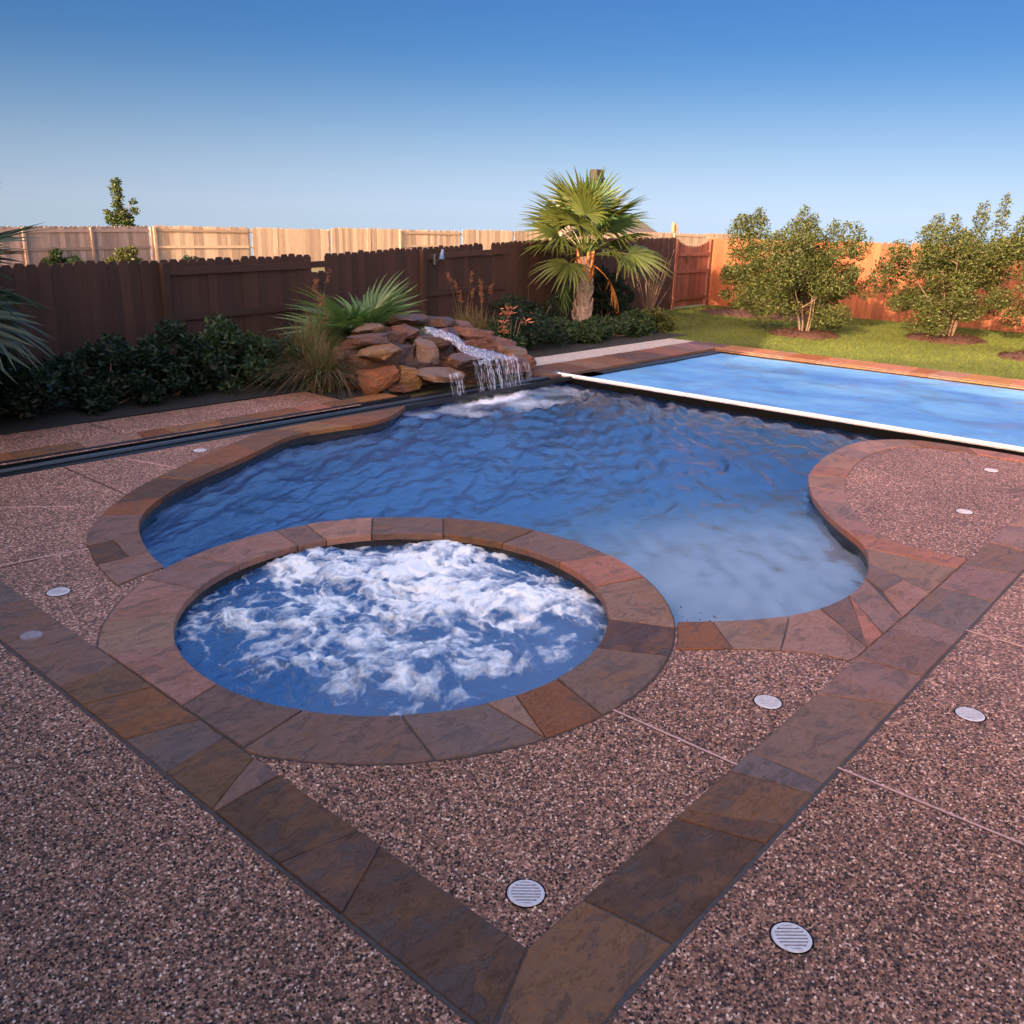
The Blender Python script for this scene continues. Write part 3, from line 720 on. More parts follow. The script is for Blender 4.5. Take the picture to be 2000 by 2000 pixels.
# left pool coping
cl = empty('pool_coping'); tag(cl, 'curved brown slate coping along the left side of the pool', 'coping', kind='structure')
outL = np.vstack([copL_out, [(5.4, TRACK_Y0 - 0.015), (6.0, TRACK_Y0 - 0.015), (6.92, TRACK_Y0 - 0.015)]])
SL = Strip(poolL, outL, [((4.93, 7.28), (4.93, 7.69)), ((3.40, 6.49), (3.08, 6.64)), ((2.60, 5.55), (2.23, 5.49))])
def sheet_strip(strip, name, mat, parent, z=0.0025, inset_v=0.06, n=60):
    v = []; f = []
    for i in range(n + 1):
        for vv in (inset_v, 1.0): v.append((*strip.at(i / n, vv), z))
    f = [(2 * i, 2 * i + 2, 2 * i + 3, 2 * i + 1) for i in range(n)]
    return obj(name, new_mesh(name, v, f, mat), parent)
sheet_strip(SL, 'mortar_bed', 'mortar', cl)
def clip_ring(P):
    P = np.asarray(P); d = np.linalg.norm(P - SPA_C, axis=1); P = P.copy()
    m = d < SPA_RO + 0.006; P[m] = SPA_C + (P[m] - SPA_C) * ((SPA_RO + 0.006) / d[m])[:, None]; return P
lay(SL, [(0.0, 0.0), (0.055, 0.06), (0.13, 0.115), (0.20, 0.215), (0.27, 0.26), (0.36, 0.37), (0.45, 0.44), (0.54, 0.55), (0.62, 0.61), (0.70, 0.71), (0.79, 0.78), (0.88, 0.87), (1.0, 1.0)], list('vgngrnorooyroyr'), cl, {1: 'l'}, clip=clip_ring)

# right pool coping: from the spa, along the right band and round the deck peninsula
cr = empty('pool_coping'); tag(cr, 'pink and purple slate coping round the right end of the pool', 'coping', kind='structure')
inR = np.vstack([poolR, [(9.80, 2.5), (9.80, 1.36)]])
outR = np.vstack([copR_low, [(5.0, BAND_Y1 + 0.004), (5.6, BAND_Y1 + 0.004)], copR_up, [(9.56, 2.3), (9.56, 1.36)]])
SR = Strip(inR, outR, [((4.58, 1.81), (4.24, 1.35)), ((5.25, 1.70), (5.0, 1.348)), ((5.92, 1.91), (6.26, 1.35)), ((6.88, 2.70), (6.91, 2.41)), ((8.11, 3.17), (8.21, 2.87)), ((9.55, 3.02), (9.35, 2.76))])
sheet_strip(SR, 'mortar_bed', 'mortar', cr, n=100)
lay(SR, [(0, 0), (0.025, 0.03), (0.085, 0.055), (0.115, 0.115), (0.155, 0.14), (0.20, 0.175), (0.235, 0.21), (0.275, 0.25), (0.325, 0.31), (0.375, 0.365), (0.42, 0.43), (0.47, 0.465), (0.52, 0.53), (0.57, 0.565), (0.63, 0.635), (0.69, 0.68), (0.75, 0.76), (0.80, 0.80), (0.88, 0.88), (1, 1)], list('rtpgkvbptkpvptkpvptrkptvpk'), cr, {3: 'd2', 5: 'l'}, clip=clip_ring)

# slate edging behind the cover track and the coping round the covered end
def edging(name, label, x0, x1, y0, y1, cuts_n, cols, along='x', z=0.0025):
    o = obj(name, rect_mesh('mortar_bed', x0, x1, y0, y1, z, 'mortar')); tag(o, label, 'paving', kind='structure')
    if along == 'x': S_ = Strip([(x0, y0), (x1, y0)], [(x0, y1), (x1, y1)])
    else: S_ = Strip([(x1, y0), (x1, y1)], [(x0, y0), (x0, y1)])
    us = np.linspace(0, 1, cuts_n + 1); us[1:-1] += rng.uniform(-0.25, 0.25, cuts_n - 1) / cuts_n
    cu = [(u_, u_ + (rng.uniform(-0.15, 0.15) / cuts_n if 0 < i < cuts_n else 0)) for i, u_ in enumerate(us)]
    lay(S_, cu, cols, o); return o
edging('slate_edging', 'narrow orange brown slate edging behind the dark cover track', -2.4, 7.25, TRACK_Y1 + 0.01, TRACK_Y1 + 0.27, 20, list('rotryorkoy'))
edging('slate_edging', 'dark slate coping between concrete walk and the pool cover', 9.9, 15.2, POOL_BACK_Y - 0.02, 8.65, 10, list('dngodnrog'))
edging('slate_edging', 'orange slate coping between the far pool edge and the lawn', 14.56, 15.2, 0.9, POOL_BACK_Y - 0.03, 15, list('ykrtkyprk'), 'y')

# ------------------------------------------------------------------ pebbles set in the nearest deck
PEB = [(0.020, 0.015, 0.016), (0.045, 0.032, 0.031), (0.16, 0.092, 0.076), (0.28, 0.158, 0.122), (0.38, 0.222, 0.17), (0.56, 0.345, 0.265), (0.24, 0.138, 0.112), (0.80, 0.62, 0.56), (0.36, 0.15, 0.085)]
PEBW = np.array([0.16, 0.16, 0.17, 0.14, 0.12, 0.09, 0.09, 0.05, 0.02]); PEBW = PEBW / PEBW.sum()
def pebbles():
    sp_ = 0.0116
    X, Y = np.meshgrid(np.arange(0.3, 5.0, sp_), np.arange(-0.3, 4.8, sp_)); X = X.ravel(); Y = Y.ravel()
    X = X + rng.uniform(-0.45, 0.45, X.size) * sp_; Y = Y + rng.uniform(-0.45, 0.45, Y.size) * sp_
    dx = X; dy = Y
    fx = dx * math.cos(yaw) + dy * math.sin(yaw); rx = dx * math.sin(yaw) - dy * math.cos(yaw)
    dep = fx * math.cos(pitch) + CAM_H * math.sin(pitch); vert = fx * math.sin(pitch) - CAM_H * math.cos(pitch)
    ok = (dep > 0.3) & (np.abs(rx / dep) < 0.62) & (vert / dep > -0.63) & (rng.uniform(0, 1, X.size) < sstep(4.9, 3.0, np.hypot(X, Y)))
    ok &= ~((X > BAND_X0 - 0.016) & (X < BAND_X1 + 0.004)) | (Y < BAND_Y0 - 0.016)
    ok &= ~((Y > BAND_Y0 - 0.016) & (Y < BAND_Y1 + 0.004)) | (X < BAND_X0 - 0.016)
    ok &= np.hypot(X - SPA_C[0], Y - SPA_C[1]) > SPA_RO + 0.008
    ok &= ~inside(X, Y, np.vstack([SR.a, SR.b[::-1]]))
    ok &= ~((np.abs(X - JX1) < 0.011) & (Y > BAND_Y1)) & ~((np.abs(X - JX1b) < 0.011) & (Y < BAND_Y0))
    for dx_, dy_ in DRAINS: ok &= np.hypot(X - dx_, Y - dy_) > 0.066
    X = X[ok]; Y = Y[ok]; n = X.size
    a = rng.uniform(0.0032, 0.0068, n); b = a * rng.uniform(0.6, 1.0, n); hh = rng.uniform(0.0018, 0.0045, n); ro = rng.uniform(0, np.pi, n)
    t = np.arange(5) * 2 * np.pi / 5
    def ring_(s, z):
        lx = np.cos(t)[None] * (a * s)[:, None] * rng.uniform(0.8, 1.2, (n, 5)); ly = np.sin(t)[None] * (b * s)[:, None] * rng.uniform(0.8, 1.2, (n, 5))
        return np.stack([X[:, None] + lx * np.cos(ro)[:, None] - ly * np.sin(ro)[:, None], Y[:, None] + lx * np.sin(ro)[:, None] + ly * np.cos(ro)[:, None], np.broadcast_to(z[:, None], (n, 5))], -1)
    V = np.concatenate([ring_(1.0, np.full(n, -0.001)), ring_(0.72, hh), np.stack([X, Y, hh * 1.25], -1)[:, None]], 1)
    tr = []
    for k in range(5):
        k2 = (k + 1) % 5; tr += [(k, k2, 5 + k2), (k, 5 + k2, 5 + k), (5 + k, 5 + k2, 10)]
    F = (np.arange(n)[:, None, None] * 11 + np.array(tr)[None]).reshape(-1, 3)
    c = np.array(PEB)[rng.choice(len(PEB), n, p=PEBW)] * rng.uniform(0.7, 1.3, (n, 1)) * np.array([[1.06, 0.94, 0.84]])
    o = obj('pebbles', new_mesh('pebbles', V.reshape(-1, 3), F, 'pebble', False, np.repeat(c, 11, 0)), deck)
    tag(o, kind='stuff')
    return n
DRAINS = [(2.27, 0.77), (1.85, 1.50), (3.56, 1.48), (4.11, 0.75), (1.84, 5.04), (7.42, 1.69), (8.99, 1.89), (4.12, 7.43)]
N_PEB = pebbles()

# ------------------------------------------------------------------ deck drains
DR = 0.062
def drain_parts():
    n = 28; v = []; f = []
    prof = [(DR, -0.01), (DR, 0.006), (DR - 0.004, 0.009), (DR - 0.012, 0.009), (DR - 0.013, -0.006)]
    for r_, z_ in prof: v += [(r_ * math.cos(2 * math.pi * i / n), r_ * math.sin(2 * math.pi * i / n), z_) for i in range(n)]
    for k in range(len(prof) - 1): f += [(k * n + i, k * n + (i + 1) % n, (k + 1) * n + (i + 1) % n, (k + 1) * n + i) for i in range(n)]
    rim = new_mesh('rim', v, f, 'white_plastic')
    pan = new_mesh('pan', [((DR - 0.006) * math.cos(2 * math.pi * i / n), (DR - 0.006) * math.sin(2 * math.pi * i / n), 0.0035) for i in range(n)], [tuple(range(n))], 'shade_black')  # black disc painted in for the shade down the drain
    slats = []
    for k in range(-3, 4):
        y = k * 0.0136; hw = math.sqrt(max((DR - 0.012) ** 2 - y * y, 0)); b = MB(); b.box(-hw, hw, y - 0.0038, y + 0.0038, 0.0036, 0.0082); slats.append(b.mesh('slat', 'white_plastic'))
    cb = MB(); cb.box(-0.003, 0.003, -DR + 0.013, DR - 0.013, 0.0036, 0.0079)
    return rim, pan, slats, cb.mesh('cross_bar', 'white_plastic')
rim_m, shaft_shade_m, slat_m, cross_m = drain_parts()
_n = 28
gap_shade_m = new_mesh('rim_gap_shade', [((DR + e_) * math.cos(2 * math.pi * i / _n), (DR + e_) * math.sin(2 * math.pi * i / _n), 0.0055) for e_ in (-0.001, 0.006) for i in range(_n)], [(i, i + _n, (i + 1) % _n + _n, (i + 1) % _n) for i in range(_n)], 'shade_black')  # flat black ring painted in as the dark gap round the rim
dl = ['white round deck drain nearest the camera at lower right', 'white round deck drain inside the corner of the two slate bands', 'white round deck drain between the spa and the right slate band', 'white round deck drain on the outer deck at the right edge', 'white round deck drain beside the left slate band and spa', 'white round deck drain on the deck peninsula near the right band', 'small white round deck drain farthest out on the right deck peninsula', 'white round deck drain beside the dark cover track']
for (x, y), lab in zip(DRAINS, dl):
    t = empty('deck_drain', (x, y, -0.003), -0.83); tag(t, lab, 'drain', 'round drains set in the deck')
    obj('rim', rim_m, t); obj('pan', shaft_shade_m, t)
    obj('rim_gap_shade', gap_shade_m, t)
    for s_ in slat_m: obj('slat', s_, t)
t = empty('floor_plug', (1.50, 4.55, 0.012)); tag(t, 'small weathered round plug set in the left slate band', 'plug')
n = 20
obj('lid', new_mesh('lid', [(0.05 * math.cos(2 * math.pi * i / n), 0.05 * math.sin(2 * math.pi * i / n), 0.004) for i in range(n)] + [(0.054 * math.cos(2 * math.pi * i / n), 0.054 * math.sin(2 * math.pi * i / n), -0.004) for i in range(n)], [tuple(range(n))] + [(i + n, (i + 1) % n + n, (i + 1) % n, i) for i in range(n)], 'slate'), t, color=(0.34, 0.27, 0.29))

# ------------------------------------------------------------------ automatic cover and its track
tr_ = empty('cover_track', (0, TRACK_Y0, 0)); tag(tr_, 'long black cover track with a silver rail along the left deck', 'track')
obj('channel', slabbox('channel', -2.4, BAR_X + 4.4, 0.0, TRACK_Y1 - TRACK_Y0, -0.055, -0.030, 'black_metal'), tr_)
obj('front_lip', slabbox('front_lip', -2.4, BAR_X + 0.2, -0.012, 0.02, -0.05, 0.004, 'black_metal'), tr_)
obj('back_lip', slabbox('back_lip', -2.4, 7.4, TRACK_Y1 - TRACK_Y0 - 0.05, TRACK_Y1 - TRACK_Y0, -0.05, 0.006, 'black_metal'), tr_)
obj('rail', slabbox('rail', -2.4, BAR_X + 0.2, 0.245, 0.275, -0.03, -0.004, 'silver_metal'), tr_)
obj('rail_base', slabbox('rail_base', -2.4, BAR_X + 0.2, 0.20, 0.32, -0.0301, -0.018, 'black_metal'), tr_)

cv = empty('pool_cover', (BAR_X, 0, 0)); tag(cv, 'blue vinyl pool cover drawn over the far end of the pool', 'pool cover')
gx, gy = np.meshgrid(np.arange(0.0, 4.36, 0.05), np.arange(POOL_Y0 + 0.02, POOL_BACK_Y, 0.05), indexing='ij')
gz = -0.055 + (fbm(gx * 1.1, gy * 0.7, 4, 81) - 0.5) * 0.022 + (fbm(gx * 4.0, gy * 1.3, 3, 83) - 0.5) * 0.006
v, f, _ = grid_mesh(gx, gy, gz); obj('cover_sheet', new_mesh('cover_sheet', v, f, 'cover', True), cv)
b = MB(); b.tube([(-0.02, POOL_Y0 - 0.1, 0.0), (-0.02, POOL_BACK_Y + 0.10, 0.0)], 0.029, 16); obj('leading_bar', b.mesh('leading_bar', 'white_paint', False), cv)
b = MB(); b.box(-0.03, -0.015, POOL_Y0, POOL_BACK_Y - 0.02, -0.16, -0.030); obj('bar_shade_strip', b.mesh('bar_shade_strip', 'shade_black'), cv)  # black strip added to darken the gap between bar and water
b = MB(); b.box(-0.10, 0.06, POOL_BACK_Y + 0.06, POOL_BACK_Y + 0.16, -0.028, 0.03); obj('bar_slider', b.mesh('bar_slider', 'silver_metal'), cv)

# ------------------------------------------------------------------ rock waterfall
def rock_mesh(sx, sy, sz, seed, blocky=0.5):
    import bmesh
    bm = bmesh.new(); bmesh.ops.create_icosphere(bm, subdivisions=4, radius=1.0)
    r_ = np.random.default_rng(seed); ph = r_.uniform(0, 50, 3)
    planes = [(Vector(r_.normal(0, 1, 3) * np.array([1, 1, 0.7])).normalized(), r_.uniform(0.60, 0.88)) for _ in range(13)] + [(Vector((r_.normal(0, .12), r_.normal(0, .12), 1)).normalized(), 0.62), (Vector((0, 0, -1)), 0.66)]
    from mathutils import noise
    for v in bm.verts:
        p = v.co.normalized()
        q = Vector([math.copysign(abs(c) ** (1 - blocky * 0.55), c) for c in p])
        for nrm, d in planes:
            dd = q.dot(nrm) - d
            if dd > 0: q -= nrm * dd * 0.97
        k = 1 + 0.12 * noise.noise(q * 1.7 + Vector(ph)) + 0.05 * noise.noise(q * 4.2 + Vector(ph)) + 0.035 * noise.noise(Vector((q.x * 3, q.y * 3, q.z * 11)) + Vector(ph))
        v.co = Vector((q.x * sx / 2 * k, q.y * sy / 2 * k, q.z * sz / 2 * k))
    me = bpy.data.meshes.new('rock'); bm.to_mesh(me); bm.free(); me.materials.append(MAT['rock'])
    return me
wf = empty('rock_waterfall', (8.6, 8.9, 0)); tag(wf, 'stacked brown sandstone rock waterfall spilling into the pool', 'waterfall')
RC = dict(a=(0.130, 0.055, 0.040), b=(0.085, 0.045, 0.040), c=(0.27, 0.14, 0.055), d=(0.045, 0.028, 0.026), e=(0.27, 0.080, 0.024), f=(0.16, 0.105, 0.080))
rocks = [(8.68, 9.7, 0.72, 0.78, 0.6, 0.19, 'b'), (9.28, 9.6, 0.66, 0.46, 0.5, 0.17, 'd'), (9.68, 9.5, 0.58, 0.34, 0.4, 0.14, 'a'), (9.61, 9.2, 0.50, 0.58, 0.45, 0.19, 'a'), (7.80, 9.4, 0.67, 0.38, 0.4, 0.16, 'f'), (7.48, 9.1, 0.58, 0.46, 0.4, 0.17, 'b'),
         (7.98, 9.2, 0.56, 0.36, 0.4, 0.21, 'b'), (8.31, 9.2, 0.63, 0.34, 0.4, 0.17, 'a'), (7.42, 8.75, 0.46, 0.54, 0.42, 0.18, 'c'), (8.27, 8.8, 0.40, 0.38, 0.4, 0.32, 'f'), (9.24, 8.9, 0.37, 0.48, 0.4, 0.23, 'a'), (10.01, 9.0, 0.34, 0.56, 0.45, 0.22, 'a'),
         (9.96, 8.8, 0.26, 0.34, 0.4, 0.18, 'f'), (10.05, 8.6, 0.12, 0.26, 0.35, 0.27, 'a'), (7.22, 8.58, 0.15, 0.44, 0.36, 0.36, 'e'), (7.67, 8.5, 0.15, 0.32, 0.35, 0.36, 'c'), (7.90, 8.20, 0.20, 0.50, 0.50, 0.12, 'f'), (8.69, 8.25, 0.33, 0.80, 0.62, 0.17, 'b'),
         (9.65, 8.45, 0.14, 0.48, 0.42, 0.24, 'a'), (8.76, 8.62, 0.08, 0.8, 0.4, 0.5, 'd'), (9.6, 8.75, 0.05, 0.7, 0.4, 0.40, 'd'), (8.65, 9.0, 0.50, 0.60, 0.5, 0.18, 'd'), (8.0, 8.75, 0.12, 0.6, 0.5, 0.44, 'd'), (7.7, 9.0, 0.25, 0.8, 0.6, 0.6, 'd'), (8.5, 9.35, 0.30, 1.2, 0.7, 0.75, 'd'), (9.35, 9.25, 0.22, 1.0, 0.6, 0.62, 'd'),  # core stones coloured darker to stand for shade in the gaps
         (7.35, 8.95, 0.12, 0.45, 0.4, 0.45, 'a'), (9.9, 9.05, 0.12, 0.5, 0.4, 0.4, 'b'), (9.05, 8.55, 0.22, 0.35, 0.3, 0.2, 'e'), (9.25, 8.42, 0.22, 0.30, 0.26, 0.18, 'e'), (8.1, 9.62, 0.60, 0.36, 0.36, 0.18, 'b'), (9.95, 9.3, 0.46, 0.32, 0.3, 0.15, 'a'), (8.95, 9.15, 0.56, 0.3, 0.34, 0.16, 'b')]
rk = np.random.default_rng(321)
for i in range(84):                      # thin slabs laid between the larger stones
    x = rk.uniform(7.15, 10.05); e_ = 1 - ((x - 8.6) / 1.75) ** 2; y = rk.uniform(8.5, 9.65); z = max(0.04, min(0.62, 0.06 + 0.55 * (y - 8.45) / 1.0) * (0.35 + 0.65 * e_) * rk.uniform(0.75, 1.1))
    if 8.2 < x < 9.15 and y < 9.2: continue
    rocks.append((x, y, z, rk.uniform(0.28, 0.55), rk.uniform(0.25, 0.4), rk.uniform(0.08, 0.15), 'abdaabf'[i % 7]))
for i, (x, y, z, sx, sy, sz, c) in enumerate(rocks):
    o = obj('rock', rock_mesh(sx * 1.28, sy * 1.28, sz * 1.22, 100 + i, 0.9), wf, (x - 8.6, y - 8.9, z), np.array(RC[c]) * rng.uniform(0.85, 1.15))
    o.rotation_euler = (rng.normal(0, 0.07), rng.normal(0, 0.07), rng.uniform(-0.45, 0.3))
# flat strip under the cover track, put in as the lit coping's reflection
obj('coping_reflection', slabbox('coping_reflection', 0.8, 2.3, -1.18, -0.9, -0.052, -0.03, 'slate'), wf, color=(0.14, 0.10, 0.06))
# falling strands of water
def strands():
    V = []; F = []
    def strand(p0, vel, w0, zend, wob):
        pts = []; n = 9; T = math.sqrt(max(2 * (p0[2] - zend) / 9.8, 0.02)) + abs(vel[2]) * 0.0
        for k in range(n + 1):
            t = T * k / n
            pts.append((p0[0] + vel[0] * t + wob * math.sin(k * 1.3 + p0[0] * 30) * 0.012 * k / n, p0[1] + vel[1] * t, p0[2] - 4.9 * t * t))
        b = len(V)
        for k, p in enumerate(pts):
            w_ = w0 * (1.0 - 0.55 * k / n) * random.uniform(0.6, 1.25)
            V.append((p[0] - w_, p[1], p[2])); V.append((p[0], p[1] - w_ * 0.9, p[2])); V.append((p[0] + w_, p[1], p[2]))
        for k in range(n):
            a = b + 3 * k; F.append((a, a + 1, a + 4, a + 3)); F.append((a + 1, a + 2, a + 5, a + 4))
    for i in range(62):      # main sheet off the broad lip
        x = random.uniform(8.30, 9.12); strand((x, 7.95 + random.uniform(-0.03, 0.05), 0.38 + random.uniform(-0.03, 0.02)), (random.uniform(-0.08, 0.08), random.uniform(-0.75, -0.35), 0), random.choice((0.003, 0.004, 0.006, 0.012)), WATER_Z, 1.6)
    for i in range(12):      # lower spill on the left
        x = random.uniform(7.80, 8.10); strand((x, 7.96, 0.25 + random.uniform(-0.02, 0.01)), (random.uniform(-0.05, 0.1), random.uniform(-0.5, -0.3), 0), random.uniform(0.004, 0.012), WATER_Z, 1.0)
    for i in range(7):
        x = random.uniform(9.4, 9.62); strand((x, 8.10, 0.22), (0, random.uniform(-0.5, -0.4), 0), random.uniform(0.003, 0.006), WATER_Z, 1.0)
    return np.array(V), np.array(F)
v, f = strands(); v = v - np.array([8.6, 8.9, 0])
o = obj('falling_water', new_mesh('falling_water', v, f, 'fall', True), wf); tag(o, kind='stuff')
def stream(path, widths, name):
    V = []; F = []; n = len(path)
    P = catmull(path, 5); Wd = np.interp(np.linspace(0, 1, len(P)), np.linspace(0, 1, n), widths)
    m = 9
    for i, p in enumerate(P):
        for k in range(m):
            s_ = k / (m - 1) * 2 - 1
            V.append((p[0] + s_ * Wd[i], p[1], p[2] - 0.05 * s_ * s_ + 0.018 * math.sin(i * 1.9 + k * 2.1) * random.uniform(0.4, 1)))
    for i in range(len(P) - 1):
        for k in range(m - 1): a = i * m + k; F.append((a, a + 1, a + m + 1, a + m))
    v_ = np.array(V) - np.array([8.6, 8.9, 0])
    o_ = obj(name, new_mesh(name, v_, np.array(F), 'fall', True), wf); tag(o_, kind='stuff')
stream([(8.72, 9.25, 0.66), (8.70, 8.95, 0.63), (8.74, 8.72, 0.58), (8.80, 8.60, 0.47), (8.78, 8.45, 0.455), (8.74, 8.2, 0.445), (8.72, 7.98, 0.41), (8.72, 7.92, 0.36)], [0.10, 0.15, 0.12, 0.09, 0.16, 0.24, 0.30, 0.33], 'stream_water')

# ------------------------------------------------------------------ fences
def picket(w, h, t=0.018, dog=True):
    b = MB(); c = 0.03
    pr = [(-w / 2, 0), (w / 2, 0), (w / 2, h - c), (w / 2 - c, h), (-w / 2 + c, h), (-w / 2, h - c)]
    n = len(pr); b.add([(x, -t / 2, z) for x, z in pr] + [(x, t / 2, z) for x, z in pr], [tuple(range(n)), tuple(range(n, 2 * n))[::-1]] + [(i, i + n, (i + 1) % n + n, (i + 1) % n) for i in range(n)])
    return b
def fence(name, p, q, tops, mat, label, bw=0.14, gap=0.0005, z0=0.0, rails=True, post_step=2.4, gaps=(), short=(), rail_side=-1, sections=None, group=None):
    """a board fence from p to q; tops gives the top height along it"""
    p = np.array(p, float); q = np.array(q, float); L = np.linalg.norm(q - p); ang = math.atan2(q[1] - p[1], q[0] - p[0])
    t = empty(name, (p[0], p[1], z0), ang); tag(t, label, 'fence', group)
    n = int(L / (bw + gap)); meshes = [picket(bw, 1.0).mesh('board', mat) for _ in range(1)]
    for i in range(n):
        s = (i + 0.5) * (bw + gap)
        if any(a <= s <= b_ for a, b_ in gaps): continue
        h_ = np.interp(s, [a for a, _ in tops], [b_ for _, b_ in tops]) + rng.normal(0, 0.010)
        for a, b_, dh in short:
            if a <= s <= b_: h_ = h_ - dh
        o_ = obj('board', meshes[0], t, (s, rng.normal(0, 0.004), 0)); o_.scale = (1, 1, h_); o_.rotation_euler = (0, rng.normal(0, 0.0025), 0)
    ns = int(round(L / post_step))
    for i in range(ns + 1):
        s = min(i * L / ns, L)
        side = rail_side if sections is None else sections[min(i, len(sections) - 1)]
        h_ = np.interp(s, [a for a, _ in tops], [b_ for _, b_ in tops])
        b = MB(); b.box(-0.045, 0.045, -0.045, 0.045, 0, h_ - 0.04); obj('post', b.mesh('post', mat), t, (s, side * 0.06, 0))
        if rails and i < ns:
            s2 = (i + 1) * L / ns
            side = rail_side if sections is None else sections[i]
            for fr in (0.14, 0.52, 0.90):
                hm_ = np.interp((s + s2) / 2, [a for a, _ in tops], [b_ for _, b_ in tops])
                ha = np.interp(s, [a for a, _ in tops], [b_ for _, b_ in tops]); hb = np.interp(s2, [a for a, _ in tops], [b_ for _, b_ in tops])
                b = MB(); b.box(0.0, s2 - s - 0.1, -0.02, 0.02, -0.045, 0.045)
                o_ = obj('rail', b.mesh('rail', mat), t, (s + 0.05, side * 0.031, ha * fr)); o_.rotation_euler = (0, -math.atan2((hb - ha) * fr, s2 - s), 0)
    return t
# stained fence along the left of the yard
A = (-1.6, 10.35); B = (20.7, 12.58)
Lf = math.hypot(B[0] - A[0], B[1] - A[1])
def sx(x): return (x - A[0]) / (B[0] - A[0]) * Lf
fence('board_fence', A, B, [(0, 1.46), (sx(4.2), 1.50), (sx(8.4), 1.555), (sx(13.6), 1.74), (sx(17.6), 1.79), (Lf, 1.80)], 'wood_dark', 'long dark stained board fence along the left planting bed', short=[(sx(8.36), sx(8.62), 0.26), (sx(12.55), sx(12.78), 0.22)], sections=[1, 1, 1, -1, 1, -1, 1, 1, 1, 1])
# gate at the far end of it
gt = empty('wooden_gate', (20.78, 12.62, 0.0), math.atan2(0.1, 1.9)); tag(gt, 'reddish wooden gate in the far corner beside the lawn', 'gate')
pm = picket(0.14, 1.0).mesh('board', 'wood_gate')
for i in range(12):
    s = 0.10 + i * 0.146; o = obj('board', pm, gt, (s, 0, 0.04)); o.scale = (1, 1, 1.62 - 0.14 * math.sin(math.pi * i / 11) + 0.05)
for z in (0.25, 0.95, 1.38): b = MB(); b.box(0.03, 1.78, -0.045, -0.010, z - 0.045, z + 0.045); obj('rail', b.mesh('rail', 'wood_gate'), gt)
for s in (-0.06, 1.88): b = MB(); b.box(s - 0.055, s + 0.055, -0.055, 0.055, 0, 1.76); obj('gate_post', b.mesh('gate_post', 'wood_gate'), gt)
b = MB(); b.box(0.50, 0.62, -0.075, -0.046, 1.18, 1.36); obj('latch', b.mesh('latch', 'black_metal'), gt)
# back fence, lit by the sun
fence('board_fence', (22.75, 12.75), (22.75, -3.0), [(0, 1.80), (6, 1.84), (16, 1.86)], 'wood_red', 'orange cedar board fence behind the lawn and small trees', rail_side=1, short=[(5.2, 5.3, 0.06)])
# neighbours' fences beyond
stp = [1.60, 1.57, 1.62, 1.58, 1.63, 1.60, 1.56, 1.61, 1.64, 1.59, 1.62, 1.58, 1.6]
ptops = [q for k, t_ in enumerate(stp) for q in ((k * 4.07, t_), (k * 4.07 + 4.06, t_ - 0.02))]
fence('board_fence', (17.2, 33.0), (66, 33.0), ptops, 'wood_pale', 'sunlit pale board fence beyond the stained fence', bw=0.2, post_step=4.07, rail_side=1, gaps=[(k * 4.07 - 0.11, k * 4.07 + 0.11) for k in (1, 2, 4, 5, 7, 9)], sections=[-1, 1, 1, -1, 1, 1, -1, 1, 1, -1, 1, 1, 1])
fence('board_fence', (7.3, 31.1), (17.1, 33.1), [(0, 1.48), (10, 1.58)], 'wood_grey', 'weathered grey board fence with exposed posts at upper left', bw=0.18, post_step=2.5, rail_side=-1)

# ------------------------------------------------------------------ plants
def leaves_mesh(name, C, size, mat, tint=None, aspect=0.45, up_bias=0.25, tint_var=0.3, seed=0, droop=0.0):
    r_ = np.random.default_rng(seed); C = np.asarray(C, float); n = len(C)
    d = r_.normal(0, 1, (n, 3)); d[:, 2] = d[:, 2] * 0.7 + up_bias - droop; d /= np.linalg.norm(d, axis=1)[:, None]
    s = np.cross(d, r_.normal(0, 1, (n, 3))); s /= np.linalg.norm(s, axis=1)[:, None]
    nn = np.cross(d, s)
    L = size * r_.uniform(0.6, 1.25, n)[:, None]; W = L * aspect
    v = np.stack([C, C + d * L * 0.5 + s * W * 0.5 + nn * W * 0.12, C + d * L - nn * L * 0.12, C + d * L * 0.5 - s * W * 0.5 + nn * W * 0.12], 1)
    F = (np.arange(n)[:, None, None] * 4 + np.array([[0, 1, 2], [0, 2, 3]])[None]).reshape(-1, 3)
    tv = 1 + r_.uniform(-tint_var, tint_var, (n, 1)); hue = r_.normal(0, 0.08, (n, 3))
    c = np.clip((np.ones((n, 3)) if tint is None else tint) * tv * (1 + hue), 0.05, 3)
    return new_mesh(name, v.reshape(-1, 3), F, mat, False, np.repeat(c, 4, 0))

def blob_points(n, centers, r_):
    """points near the surfaces of many uneven clumps"""
    ce = np.array(centers); k = r_.choice(len(ce), n, p=(ce[:, 3] ** 2) / (ce[:, 3] ** 2).sum())
    d = r_.normal(0, 1, (n, 3)); d /= np.linalg.norm(d, axis=1)[:, None]
    rad = ce[k, 3] * r_.uniform(0.35, 1.05, n) ** 0.6
    return ce[k, :3] + d * rad[:, None] * np.array([1, 1, 0.85])

